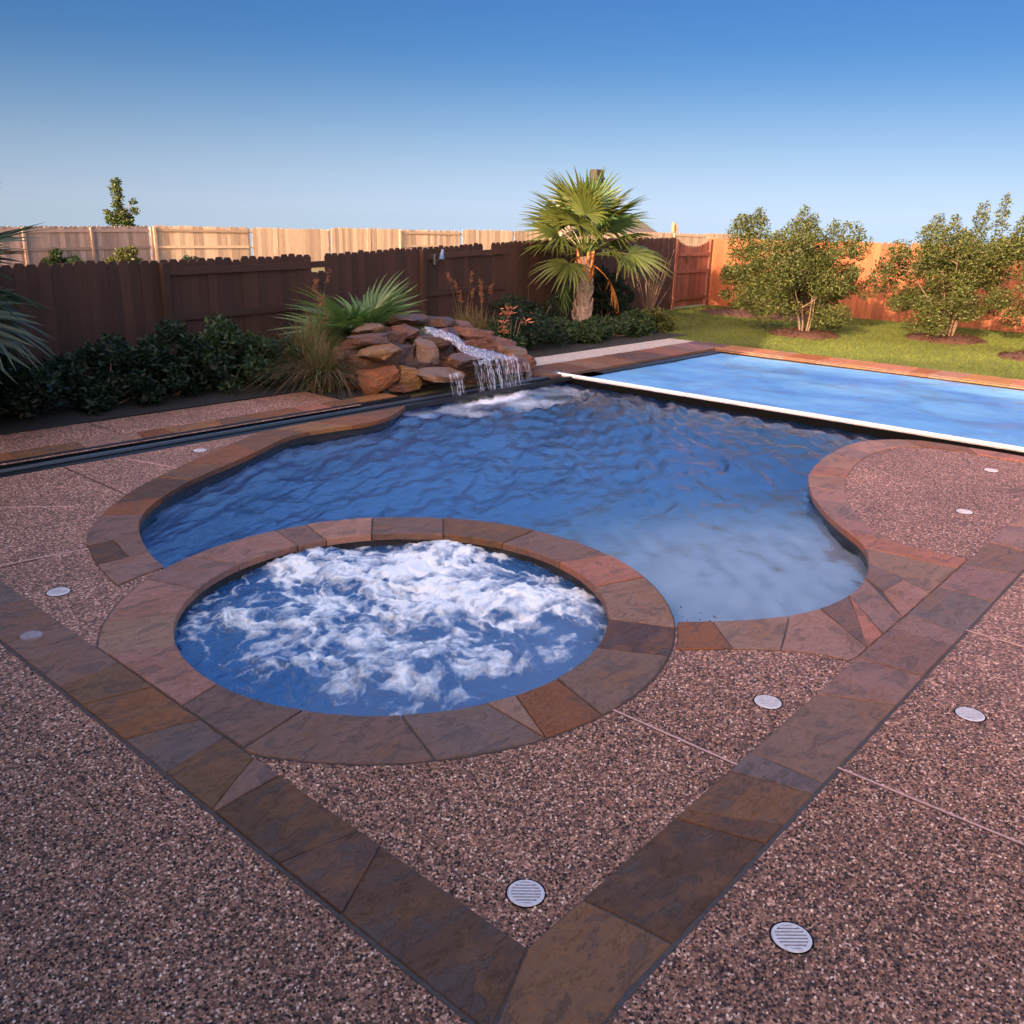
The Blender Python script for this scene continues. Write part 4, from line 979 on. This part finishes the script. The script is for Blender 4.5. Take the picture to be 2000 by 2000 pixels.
def shrub(name, x, y, rx, ry, h, mat, label, n=3500, leaf=0.07, seed=0, clumps=16, z0=0.0, group=None, tint=(1, 1, 1), cat='shrub', stems=5):
    r_ = np.random.default_rng(seed + 1000)
    t = empty(name, (x, y, z0)); tag(t, label, cat, group)
    cs = []
    for i in range(clumps):
        a = r_.uniform(0, 2 * np.pi); q = math.sqrt(r_.uniform(0, 1)); zz = r_.uniform(0.12, 0.86) * h * (1 - 0.45 * q * q)
        cs.append((q * rx * 0.8 * math.cos(a), q * ry * 0.8 * math.sin(a), zz, r_.uniform(0.14, 0.30) * min(rx, ry, h) * 1.25))
    P = blob_points(n, cs, r_); P[:, 2] = np.maximum(P[:, 2], 0.02)
    obj('foliage', leaves_mesh('foliage', P, leaf, mat, np.array(tint)[None], seed=seed), t)
    b = MB()
    for i in range(stems):
        c = cs[i % len(cs)]; b.tube([(0.04 * i - 0.08, 0, 0), (c[0] * 0.5, c[1] * 0.5, c[2] * 0.6), (c[0], c[1], c[2])], [0.014, 0.010, 0.004], 5)
    obj('stem', b.mesh('stem', 'bark'), t)
    return t

def fan_frond(pet, blade, nb, droop, seed, spread=125, curl=0.25, stiff=0.0):
    """a fan palm frond growing along local +X from the origin"""
    r_ = np.random.default_rng(seed); V = []; F = []; C = []
    pts = []; nseg = 6
    for k in range(nseg + 1):
        t = k / nseg; pts.append(np.array([pet * t, 0, -droop * pet * t * t * 0.6]))
    tube = MB(); tube.tube([tuple(p) for p in pts], [0.018 - 0.010 * k / nseg for k in range(nseg + 1)], 5)
    V += tube.v; fq = [f_ for f_ in tube.f]; C += [(1.25, 1.0, 0.7)] * len(tube.v)
    end = pts[-1]; dirv = pts[-1] - pts[-2]; dirv /= np.linalg.norm(dirv); side = np.array([0, 1, 0.]); nrm = np.cross(dirv, side)
    faces = list(fq)
    for i in range(nb):
        a = R(-spread + 2 * spread * (i + 0.5) / nb + r_.normal(0, 1.5))
        d = dirv * math.cos(a) + side * math.sin(a)
        L = blade * (0.72 + 0.28 * math.cos(a * 0.6)) * r_.uniform(0.88, 1.06); s_ = np.cross(d, nrm)
        wmax = blade * 0.052; dr = curl * r_.uniform(0.6, 1.4); lift = 0.18 * abs(math.sin(a))
        b = len(V); ns = 5
        prof = [0.25, 0.9, 1.0, 0.75, 0.4, 0.05]
        tintv = r_.uniform(0.75, 1.2)
        for k in range(ns + 1):
            t = k / ns; p = end + d * L * t + nrm * (lift * L * t * (1 - t)) + np.array([0, 0, -dr * L * t ** 2.6])
            w_ = wmax * prof[k]
            V += [tuple(p - s_ * w_), tuple(p + nrm * (-w_ * 0.55)), tuple(p + s_ * w_)]
            yel = (t ** 3) * 0.45
            C += [(tintv * (1 + yel), tintv * (1 + 0.3 * yel), tintv * (1 - 0.2 * yel))] * 3
        for k in range(ns):
            q = b + 3 * k; faces += [(q, q + 1, q + 4, q + 3), (q + 1, q + 2, q + 5, q + 4)]
    return V, faces, C
def frond_obj(parent, mat, loc, az, el, pet, blade, nb, droop, seed, roll_=0.0, name='frond', spread=125, curl=0.25):
    V, F, C = fan_frond(pet, blade, nb, droop, seed, spread, curl)
    o = obj(name, new_mesh(name, V, F, mat, False, np.array(C)), parent, loc)
    o.rotation_euler = (Matrix.Rotation(az, 3, 'Z') @ Matrix.Rotation(-el, 3, 'Y') @ Matrix.Rotation(roll_, 3, 'X')).to_euler()
    return o

# the big fan palm
pt = empty('palm_tree', (15.15, 11.35, 0)); tag(pt, 'sunlit fan palm with stout trunk at the far end of the bed', 'palm')
b = MB(); zz = np.linspace(0, 1.45, 12)
b.tube([(0.02 * math.sin(z * 4), 0, z) for z in zz], [0.17 - 0.035 * min(z, 1) + 0.010 * (i % 2) for i, z in enumerate(zz)], 12)
trunk = obj('trunk', b.mesh('trunk', 'palm_bark', True), pt)
r_ = np.random.default_rng(5)
for i in range(46):
    a = i * 2.39996; z = 0.15 + 1.35 * i / 46; rr_ = 0.17 - 0.035 * min(z, 1)
    b = MB(); b.tube([(0, 0, -0.03), (0.05, 0, 0.06), (0.075, 0, 0.19)], [0.042, 0.034, 0.014], 5)
    o = obj('leaf_base', b.mesh('leaf_base', 'palm_bark' if i < 26 else 'palm_boot'), trunk, ((rr_ - 0.02) * math.cos(a), (rr_ - 0.02) * math.sin(a), z)); o.rotation_euler = (0, 0.0, a)
for i in range(27):
    t = i / 26; az = i * 2.39996 + r_.normal(0, 0.15); el = R(87 - 74 * t ** 1.05 + r_.normal(0, 6))
    yel = 'leaf_palm' if r_.uniform() < 0.8 else 'leaf_palm_green'
    frond_obj(pt, yel, (0.05 * math.cos(az), 0.05 * math.sin(az), 1.45 + 0.12 * (1 - t)), az, el, 0.72 + 0.18 * r_.uniform(), 0.70 + 0.14 * r_.uniform(), 26, 0.25 + 0.2 * t, 300 + i, r_.normal(0, 0.35), curl=0.16 + 0.25 * t)
for i, (az, el) in enumerate(((-0.75, -0.35), (2.4, -0.7), (1.6, -0.8))):
    frond_obj(pt, 'leaf_dead' if i < 1 else 'leaf_palm_green', (0.08 * math.cos(az), 0.08 * math.sin(az), 1.32), az, el, 0.5, 0.6, 16, 0.5, 380 + i, 0.2, 'dead_frond' if i < 1 else 'frond', 70, 0.5)

# trunkless fan palm behind the rocks
p2 = empty('fan_palm', (8.3, 10.15, 0)); tag(p2, 'low bright green fan palm growing behind the waterfall rocks', 'palm')
for i in range(20):
    t = i / 19; az = i * 2.39996; el = R(82 - 62 * t + r_.normal(0, 5))
    frond_obj(p2, 'leaf_palm_green', (0.04 * math.cos(az), 0.04 * math.sin(az), 0.25), az, el, 0.42 + 0.12 * r_.uniform(), 0.66 + 0.1 * r_.uniform(), 20, 0.4, 420 + i, r_.normal(0, 0.3), curl=0.3)
b = MB(); b.tube([(0, 0, 0), (0, 0, 0.3)], [0.13, 0.10], 9); obj('trunk', b.mesh('trunk', 'palm_bark'), p2)
# palm at the left edge of the picture
p3 = empty('palm_tree', (2.62, 9.75, 0)); tag(p3, 'blue green fan palm cut off by the left edge of the picture', 'palm')
b = MB(); b.tube([(0, 0, 0), (0.03, 0, 0.7), (0, 0, 1.35)], [0.20, 0.17, 0.16], 11); obj('trunk', b.mesh('trunk', 'palm_bark', True), p3)
for i in range(24):
    t = i / 23; az = i * 2.39996; el = R(70 - 95 * t + r_.normal(0, 5))
    frond_obj(p3, 'leaf_blue', (0.06 * math.cos(az), 0.06 * math.sin(az), 1.35), az, el, 0.42 + 0.12 * r_.uniform(), 0.72 + 0.08 * r_.uniform(), 26, 0.35, 460 + i, r_.normal(0, 0.3), curl=0.18)
frond_obj(p3, 'leaf_dead', (0.0, 0.05, 1.5), R(-15), R(22), 0.5, 0.55, 5, 0.2, 499, 0, 'dead_frond', 8, 0.05)

# dark shrubs along the left bed
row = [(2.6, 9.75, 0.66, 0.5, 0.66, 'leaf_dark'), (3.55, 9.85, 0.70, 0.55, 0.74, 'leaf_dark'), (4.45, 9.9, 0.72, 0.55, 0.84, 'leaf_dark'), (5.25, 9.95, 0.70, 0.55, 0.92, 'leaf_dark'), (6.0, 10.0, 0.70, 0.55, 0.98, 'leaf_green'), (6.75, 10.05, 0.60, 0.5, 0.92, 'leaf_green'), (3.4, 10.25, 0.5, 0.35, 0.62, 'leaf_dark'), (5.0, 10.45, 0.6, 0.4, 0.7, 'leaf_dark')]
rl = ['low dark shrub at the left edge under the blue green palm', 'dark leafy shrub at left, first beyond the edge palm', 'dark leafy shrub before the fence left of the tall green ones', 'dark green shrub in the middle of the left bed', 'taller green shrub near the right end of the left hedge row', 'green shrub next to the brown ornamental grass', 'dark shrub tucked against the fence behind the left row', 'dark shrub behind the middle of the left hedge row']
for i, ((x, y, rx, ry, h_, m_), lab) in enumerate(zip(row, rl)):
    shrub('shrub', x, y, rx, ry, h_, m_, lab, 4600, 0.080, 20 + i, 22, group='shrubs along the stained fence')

# ornamental grasses
def grass_clump(x, y, n, h, spread, label, plumes, mat='leaf_straw', seed=0, droop=0.6):
    r_ = np.random.default_rng(seed + 700); t = empty('ornamental_grass', (x, y, 0)); tag(t, label, 'grass')
    V = []; F = []; C = []
    for i in range(n):
        a = r_.uniform(0, 2 * np.pi); L = h * r_.uniform(0.6, 1.15); lean = spread * r_.uniform(0.1, 1.0)
        base = np.array([r_.normal(0, 0.07), r_.normal(0, 0.07), 0]); d = np.array([math.cos(a), math.sin(a), 0]); s_ = np.array([-d[1], d[0], 0]); b = len(V); tv = r_.uniform(0.6, 1.35)
        g_ = r_.uniform() < 0.4
        for k in range(5):
            u_ = k / 4; p = base + d * (lean * L * u_ ** 1.5) + np.array([0, 0, L * (u_ - droop * lean * u_ ** 3)]); w_ = 0.007 * (1 - u_ * 0.85)
            V += [tuple(p - s_ * w_), tuple(p + s_ * w_)]; C += [(tv * (0.6 if g_ else 1), tv * (1.0 if g_ else 0.95), tv * 0.8)] * 2
        for k in range(4): q = b + 2 * k; F.append((q, q + 1, q + 3, q + 2))
    obj('blades', new_mesh('blades', np.array(V), np.array(F), mat, False, np.array(C)), t)
    for i in range(plumes):
        a = r_.uniform(0, 2 * np.pi); H_ = h * r_.uniform(1.0, 1.45); ln = r_.uniform(0.1, 0.45); d = np.array([math.cos(a), math.sin(a), 0])
        tip = d * ln * H_ * 0.6 + np.array([0, 0, H_]); mid = d * ln * H_ * 0.22 + np.array([0, 0, H_ * 0.55])
        b = MB(); b.tube([(0, 0, 0), tuple(mid), tuple(tip)], [0.004, 0.003, 0.002], 4)
        me = new_mesh('stalk', b.v, b.f, mat, False, np.ones((len(b.v), 3))); so = obj('stalk', me, t)
        P = tip[None] + (d * 0.25 + np.array([0, 0, 0.9]))[None] * r_.uniform(-0.02, 0.16, (45, 1)) + r_.normal(0, 0.008, (45, 3))
        obj('plume', leaves_mesh('plume', P, 0.05, 'plume', None, 0.2, 0.6, 0.35, seed * 50 + i), so)
    return t
grass_clump(6.85, 9.15, 900, 0.74, 1.7, 'brown fountain grass clump left of the waterfall rocks', 3, seed=1)
grass_clump(7.0, 9.7, 500, 1.0, 1.0, 'taller dry grass behind the fountain grass and under the fan palm', 2, seed=2)
grass_clump(10.55, 10.3, 340, 0.80, 0.6, 'dry plumed grass behind the right end of the waterfall rocks', 5, seed=3)
grass_clump(11.2, 10.5, 200, 0.75, 0.6, 'thin plumed grass beside the coral leaved plant', 4, seed=4)
# coral-leaved plant
ct = empty('coral_plant', (11.0, 9.75, 0)); tag(ct, 'leafy plant with coral pink leaves right of the rocks', 'plant')
r2 = np.random.default_rng(77)
P = blob_points(1400, [(r2.normal(0, 0.22), r2.normal(0, 0.2), r2.uniform(0.12, 0.5), 0.16) for _ in range(10)], r2)
obj('foliage', leaves_mesh('foliage', P, 0.11, 'leaf_green', np.array([[0.8, 0.9, 0.8]]), 0.3, 0.4, 0.3, 78), ct)
P = np.vstack([c_ + r2.normal(0, 0.04, (11, 3)) for c_ in [(-0.12, -0.1, 0.68), (-0.05, -0.05, 0.70), (-0.22, -0.15, 0.55), (0.25, -0.2, 0.54), (-0.3, -0.2, 0.42)]])
obj('coral_leaves', leaves_mesh('coral_leaves', P, 0.12, 'leaf_flower', None, 0.28, 0.1, 0.35, 79), ct)
b = MB()
for i in range(6): a = i * 1.05; b.tube([(0, 0, 0), (0.15 * math.cos(a), 0.15 * math.sin(a), 0.3), (0.25 * math.cos(a), 0.22 * math.sin(a), 0.6)], [0.01, 0.008, 0.004], 5)
obj('stem', b.mesh('stem', 'bark'), ct)

# low green mounds round the palm
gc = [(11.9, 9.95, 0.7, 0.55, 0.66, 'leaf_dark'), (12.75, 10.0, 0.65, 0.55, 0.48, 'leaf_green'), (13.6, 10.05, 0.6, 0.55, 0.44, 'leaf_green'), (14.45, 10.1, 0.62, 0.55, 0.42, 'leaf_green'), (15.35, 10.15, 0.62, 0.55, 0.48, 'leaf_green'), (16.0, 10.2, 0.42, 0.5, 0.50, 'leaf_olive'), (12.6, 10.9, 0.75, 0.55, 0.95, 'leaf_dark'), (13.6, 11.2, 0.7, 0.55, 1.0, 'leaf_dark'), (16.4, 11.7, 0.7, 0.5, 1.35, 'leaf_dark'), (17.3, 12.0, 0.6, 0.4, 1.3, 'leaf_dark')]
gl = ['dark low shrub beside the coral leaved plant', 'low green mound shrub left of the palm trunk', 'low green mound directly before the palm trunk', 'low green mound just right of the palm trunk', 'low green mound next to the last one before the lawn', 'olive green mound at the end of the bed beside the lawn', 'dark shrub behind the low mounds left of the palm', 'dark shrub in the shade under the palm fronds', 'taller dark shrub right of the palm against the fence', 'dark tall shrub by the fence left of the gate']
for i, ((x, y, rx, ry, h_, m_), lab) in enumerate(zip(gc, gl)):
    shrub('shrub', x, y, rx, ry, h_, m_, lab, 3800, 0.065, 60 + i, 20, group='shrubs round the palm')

# small bare twiggy shrub right of the palm
tw = empty('bare_shrub', (17.6, 11.3, 0)); tag(tw, 'bare twiggy shrub between the palm and the gate', 'shrub')
b = MB(); r3 = np.random.default_rng(9)
for i in range(26):
    a = r3.uniform(0, 2 * np.pi); q = r3.uniform(0.1, 0.5); H_ = r3.uniform(0.8, 1.6)
    b.tube([(0, 0, 0), (q * 0.5 * math.cos(a), q * 0.5 * math.sin(a), H_ * 0.5), (q * math.cos(a), q * math.sin(a), H_)], [0.010, 0.008, 0.003], 4)
obj('twigs', b.mesh('twigs', 'bark'), tw)

# multi-stemmed small trees on the lawn, each in a mulch ring
def lawn_tree(x, y, rx, ry, h, label, seed, n=9000, mat='leaf_olive', lean=0.0, tops=()):
    r_ = np.random.default_rng(seed); t = empty('small_tree', (x, y, 0.03)); tag(t, label, 'tree', 'small trees on the lawn')
    cs = []
    for i in range(8):
        a = i * 2 * np.pi / 8 + r_.normal(0, 0.2); q = r_.uniform(0.3, 0.95); ex = q * rx * 0.8 * math.cos(a) + lean; ey = q * ry * 0.8 * math.sin(a); ez = h * r_.uniform(0.55, 0.9)
        b = MB(); P_ = [(0.08 * math.cos(a), 0.08 * math.sin(a), 0), (0.16 * math.cos(a), 0.16 * math.sin(a), h * 0.16), (ex * 0.45, ey * 0.45, ez * 0.5), (ex, ey, ez)]
        b.tube([tuple(p) for p in catmull(P_, 3)], list(np.linspace(0.022, 0.006, 10)), 6); tr__ = obj('trunk', b.mesh('trunk', 'bark', True), t)
        for j in range(4):
            f_ = r_.uniform(0.4, 0.95); px_, py_, pz_ = ex * f_ * 0.9, ey * f_ * 0.9, ez * f_
            a2 = r_.uniform(0, 2 * np.pi); q2 = r_.uniform(0.2, 0.5) * rx; e2 = (px_ + q2 * math.cos(a2), py_ + q2 * math.sin(a2), min(pz_ + r_.uniform(-0.05, 0.4) * h * 0.5, h * 0.95))
            b = MB(); b.tube([(px_, py_, pz_), tuple((np.array((px_, py_, pz_)) + e2) / 2 + np.array([0, 0, 0.05])), e2], [0.012, 0.008, 0.004], 4); obj('branch', b.mesh('branch', 'bark'), tr__)
            cs.append((*e2, r_.uniform(0.16, 0.30)))
        cs.append((ex, ey, ez, r_.uniform(0.2, 0.34)))
    for i in range(58):
        a = r_.uniform(0, 2 * np.pi); q = r_.uniform(0.1, 1.0) ** 0.6; zz_ = h * r_.uniform(0.12, 0.92)
        k = math.sqrt(max(0.15, 1 - ((zz_ / h - 0.52) / 0.5) ** 2)); cs.append((q * rx * k * math.cos(a) + lean, q * ry * k * math.sin(a), zz_, r_.uniform(0.16, 0.30)))
    for (tx, ty, tz, tr2) in tops: cs += [(tx, ty * 0.9, tz - 0.85, tr2 * 1.3), (tx, ty * 0.95, tz - 0.55, tr2 * 1.15), (tx, ty, tz - 0.30, tr2), (tx + 0.03, ty, tz - 0.12, tr2 * 0.7), (tx + 0.05, ty, tz, tr2 * 0.45)]
    P = blob_points(n, cs, r_); P[:, 2] = np.clip(P[:, 2], 0.12, None)
    obj('crown', leaves_mesh('crown', P, 0.062, mat, None, 0.5, 0.25, 0.45, seed), t)
    return t
lawn_tree(18.0, 7.75, 1.45, 1.50, 2.2, 'bushy olive green tree in a mulch ring nearest the lawn corner', 31, 36000, tops=[(-0.2, 1.55, 2.25, 0.3), (-0.1, 1.25, 2.35, 0.28), (0.1, 0.35, 2.42, 0.22), (0.0, 0.1, 2.3, 0.2), (0, -0.35, 2.2, 0.2)])
lawn_tree(19.75, 5.45, 1.35, 1.55, 2.3, 'bushy olive green tree in a mulch ring at the right of the lawn', 32, 36000, tops=[(0, 0.55, 2.35, 0.22), (0.1, 0.25, 2.35, 0.2), (0.0, -0.25, 2.6, 0.17), (0.1, -0.6, 2.75, 0.15), (0, -1.1, 2.4, 0.3)])
lawn_tree(18.6, 2.95, 1.0, 0.95, 2.45, 'small tree cut off by the right edge of the picture', 33, 20000, tops=[(0, 0.5, 2.5, 0.25)])
shrub('lawn_shrub', 21.6, 11.2, 0.65, 0.75, 1.75, 'leaf_olive', 'yellow green shrub in the far fence corner beside the gate', 4200, 0.08, 91, 24)
shrub('lawn_shrub', 21.2, 9.9, 0.8, 0.85, 1.15, 'leaf_green', 'low green shrub between the corner shrub and first lawn tree', 3600, 0.08, 92, 20)

def mulch(x, y, rx, ry, label, seed):
    r_ = np.random.default_rng(seed); n = 40; rings = [(1.0, 0.012), (0.9, 0.05), (0.6, 0.085), (0.25, 0.10)]; v = []; f = []
    j = r_.uniform(0.9, 1.08, n)
    for s_, z_ in rings: v += [(rx * s_ * j[i] * math.cos(2 * math.pi * i / n), ry * s_ * j[i] * math.sin(2 * math.pi * i / n), z_ + r_.normal(0, 0.006) * (s_ < 1)) for i in range(n)]
    v.append((0, 0, 0.1)); c = len(v) - 1
    for k in range(3): f += [(k * n + i, k * n + (i + 1) % n, (k + 1) * n + (i + 1) % n, (k + 1) * n + i) for i in range(n)]
    f += [(3 * n + i, 3 * n + (i + 1) % n, c) for i in range(n)]
    o = obj('mulch_ring', new_mesh('mulch_ring', v, f, 'mulch', True), None, (x, y, 0)); tag(o, label, 'mulch', 'mulch rings on the lawn', 'structure')
    P = np.c_[r_.uniform(-1, 1, 900) * rx * 0.95, r_.uniform(-1, 1, 900) * ry * 0.95, np.zeros(900)]; rr_ = (P[:, 0] / rx) ** 2 + (P[:, 1] / ry) ** 2; P = P[rr_ < 0.95]; P[:, 2] = 0.09 * (1 - rr_[rr_ < 0.95]) ** 0.6 + 0.01
    ch = obj('bark_chips', leaves_mesh('bark_chips', P, 0.06, 'plume', np.array([[0.22, 0.18, 0.2]]), 0.35, 0.1, 0.4, seed), o); tag(ch, kind='stuff')
mulch(18.0, 7.72, 0.72, 0.72, 'dark mulch ring under the first lawn tree', 1)
mulch(19.75, 5.48, 0.85, 0.78, 'dark mulch ring under the second lawn tree', 2)
mulch(18.1, 3.25, 0.72, 0.85, 'dark mulch ring at the right edge of the picture', 3)
mulch(21.2, 10.3, 1.0, 1.6, 'dark mulch strip under the shrubs in the far corner', 4)

# lawn blades
def lawn_blades(n=110000):
    X = rng.uniform(15.22, 22.6, n); Y = rng.uniform(1.5, 12.4, n)
    ok = ~((X < 15.92) & (Y > 9.2))
    for mx_, my_, a_, b_ in ((18.0, 7.72, 0.72, 0.72), (19.75, 5.48, 0.85, 0.78), (18.1, 3.25, 0.72, 0.85), (21.2, 10.3, 1.0, 1.6)): ok &= ((X - mx_) / a_) ** 2 + ((Y - my_) / b_) ** 2 > 0.92
    X = X[ok]; Y = Y[ok]; n = len(X)
    a = rng.uniform(0, 2 * np.pi, n); h_ = rng.uniform(0.02, 0.05, n); w_ = 0.006; l_ = rng.normal(0, 0.018, (n, 2))
    V = np.stack([np.c_[X - w_ * np.cos(a), Y - w_ * np.sin(a), np.full(n, 0.004)], np.c_[X + w_ * np.cos(a), Y + w_ * np.sin(a), np.full(n, 0.004)], np.c_[X + l_[:, 0], Y + l_[:, 1], h_]], 1)
    c = np.ones((n, 3)) * (0.55 + 0.9 * fbm(X * 0.8, Y * 0.8, 3, 5))[:, None] * rng.uniform(0.75, 1.25, (n, 1))
    o = obj('grass_blades', new_mesh('grass_blades', V.reshape(-1, 3), np.arange(n * 3).reshape(-1, 3), 'grass_blade', False, np.repeat(c, 3, 0)), lawn); tag(o, kind='stuff')
lawn_blades()

# ------------------------------------------------------------------ beyond the fence
shrub('neighbour_shrub', 15.4, 32.0, 0.95, 0.6, 0.95, 'leaf_olive', 'pale rounded shrub before the grey fence beyond', 2500, 0.12, 110, 14, tint=(1.2, 1.15, 1.3))
shrub('neighbour_shrub', 13.4, 32.0, 0.75, 0.5, 0.85, 'leaf_green', 'green shrub with orange flowers before the grey fence', 2000, 0.12, 111, 12)
shrub('neighbour_shrub', 17.3, 30.5, 0.45, 0.4, 0.85, 'leaf_dark', 'small dark round bush peeking over the stained fence', 1500, 0.09, 112, 10)
def far_tree(x, y, label):
    r_ = np.random.default_rng(4); t = empty('slender_tree', (x, y, 0)); tag(t, label, 'tree')
    b = MB(); b.tube([(0, 0, 0), (0.05, 0, 1.5), (-0.1, 0, 3.9)], [0.08, 0.06, 0.015], 7); tk = obj('trunk', b.mesh('trunk', 'bark'), t)
    cs = [(-0.12, 0, 3.75, 0.22), (-0.16, 0, 3.45, 0.26), (-0.1, 0, 3.1, 0.24), (-0.16, 0, 2.75, 0.24), (-0.05, 0, 2.4, 0.32), (0.35, 0.1, 2.15, 0.26), (0.5, -0.3, 2.5, 0.2), (0.5, -0.3, 2.9, 0.16), (-0.4, 0.2, 2.1, 0.32), (-0.55, 0.2, 2.4, 0.14), (0, 0, 1.8, 0.5), (0.3, 0, 1.5, 0.5)]
    for c in cs[4:]:
        b = MB(); b.tube([(0, 0, c[2] - 0.5), (c[0], c[1], c[2])], [0.03, 0.01], 5); obj('branch', b.mesh('branch', 'bark'), tk)
    t.scale = (0.84, 0.84, 0.84)
    obj('crown', leaves_mesh('crown', blob_points(3000, cs, r_), 0.15, 'leaf_green', np.array([[1.2, 1.1, 0.9]]), 0.55, 0.2, 0.4, 44), t)
far_tree(17.75, 36.5, 'slender young tree standing beyond the fences at upper left')
# neighbour's house far behind the palm: roof, gable and chimney
nh = empty('neighbour_house', (63, 46, -1.5)); tag(nh, 'far house with brick chimney mostly hidden behind the palm', 'house')
hb = MB(); hb.box(-5, 5, -4, 4, 0, 2.0); obj('wall', hb.mesh('wall', 'cream'), nh)
hb = MB(); hb.add([(-5.4, -4.5, 1.95), (5.4, -4.5, 1.95), (5.4, 4.5, 1.95), (-5.4, 4.5, 1.95), (-5.4, 0, 4.2), (5.4, 0, 4.2)], [(0, 1, 5, 4), (2, 3, 4, 5), (0, 4, 3), (1, 2, 5), (0, 3, 2, 1)]); rf = obj('roof', hb.mesh('roof', 'roof'), nh)
hb = MB(); hb.box(-1.0, -0.1, -0.4, 0.4, 3.4, 7.3); hb.box(-1.08, -0.02, -0.48, 0.48, 7.0, 7.15)
for k in range(4): hb.box(-1.0 + k * 0.25, -0.85 + k * 0.25, -0.35, 0.35, 7.3, 7.75)
obj('chimney', hb.mesh('chimney', 'dark_stone'), rf)
hb = MB(); hb.box(-0.5, 0.5, -4.03, -4.0, 0.7, 1.7); wo = obj('window', hb.mesh('window', 'white_paint'), nh)
hb = MB(); hb.box(-0.44, 0.44, -4.05, -4.03, 0.76, 1.64); obj('pane', hb.mesh('pane', 'glass'), wo)
vp = empty('vent_pipe', (74.0, 45.5, -0.1)); tag(vp, 'pair of short vent pipes showing above the back fence', 'pipe')
for k in (0, 0.55):
    hb = MB(); hb.tube([(k, 0, 0), (k, 0, 2.45 - k * 0.3)], 0.15, 8); obj('pipe', hb.mesh('pipe', 'brick'), vp)
# small floodlight on top of the stained fence
fl = empty('flood_light', (11.08, 11.36, 1.40)); tag(fl, 'small silver flood light on a bracket on the stained fence', 'light')
hb = MB(); hb.box(-0.015, 0.015, 0.0, 0.22, 0.0, 0.03); hb.box(-0.02, 0.02, 0.18, 0.24, -0.05, 0.12); obj('bracket', hb.mesh('bracket', 'silver_metal'), fl)
hb = MB(); hb.tube([(-0.07, -0.06, 0.02), (0.0, 0.0, 0.10), (0.05, 0.03, 0.20)], [0.05, 0.04, 0.02], 10); obj('lamp_head', hb.mesh('lamp_head', 'silver_metal'), fl)

# ------------------------------------------------------------------ the house the deck belongs to, behind the camera: it throws the long evening shade
hs = empty('house', (-5.8, 0, 0)); tag(hs, 'brick house behind the viewpoint that shades the pool deck', 'house')
HX, HY0, HY1, EV, RG = 4.2, -6.0, 10.0, 2.75, 5.1
hb = MB(); hb.box(-HX, HX, HY0, HY1, 0, EV); obj('wall', hb.mesh('wall', 'brick'), hs)
hb = MB(); o_ = 0.8
hb.add([(-HX - o_, HY0 - o_, EV), (HX + o_, HY0 - o_, EV), (HX + o_, HY1 + o_, EV), (-HX - o_, HY1 + o_, EV), (0, HY0 - o_, RG), (0, HY1 + o_, RG)], [(0, 4, 5, 3), (1, 2, 5, 4), (0, 1, 4), (2, 3, 5), (0, 3, 2, 1)])
obj('roof', hb.mesh('roof', 'roof'), hs)
hb = MB(); hb.box(-3.0, 3.0, 4.6, 9.4, EV - 0.3, 4.6); wg = obj('added_storey', hb.mesh('added_storey', 'brick'), hs)  # upper storey added out of view to shade lawn corner and palm trunk
hb = MB(); hb.add([(-3.4, 4.2, 4.58), (3.4, 4.2, 4.58), (3.4, 9.8, 4.58), (-3.4, 9.8, 4.58), (0, 4.6, 6.8), (0, 9.4, 6.8)], [(0, 4, 5, 3), (1, 2, 5, 4), (0, 1, 4), (2, 3, 5), (0, 3, 2, 1)]); obj('added_storey_roof', hb.mesh('added_storey_roof', 'roof'), hs)
for yy in (-3.8, 1.9, 6.5): 
    hb = MB(); hb.box(HX, HX + 0.04, yy, yy + 1.6, 0.9, 2.1); wo = obj('window', hb.mesh('window', 'white_paint'), hs)
    hb = MB(); hb.box(HX + 0.04, HX + 0.05, yy + 0.08, yy + 1.52, 0.98, 2.02); obj('pane', hb.mesh('pane', 'glass'), wo)
hb = MB(); hb.box(HX, HX + 0.05, -1.2, 1.2, 0, 2.2); wo = obj('door', hb.mesh('door', 'white_paint'), hs)
hb = MB(); hb.box(HX + 0.05, HX + 0.06, -1.1, 1.1, 0.1, 2.1); obj('pane', hb.mesh('pane', 'glass'), wo)
print('pebbles', N_PEB)
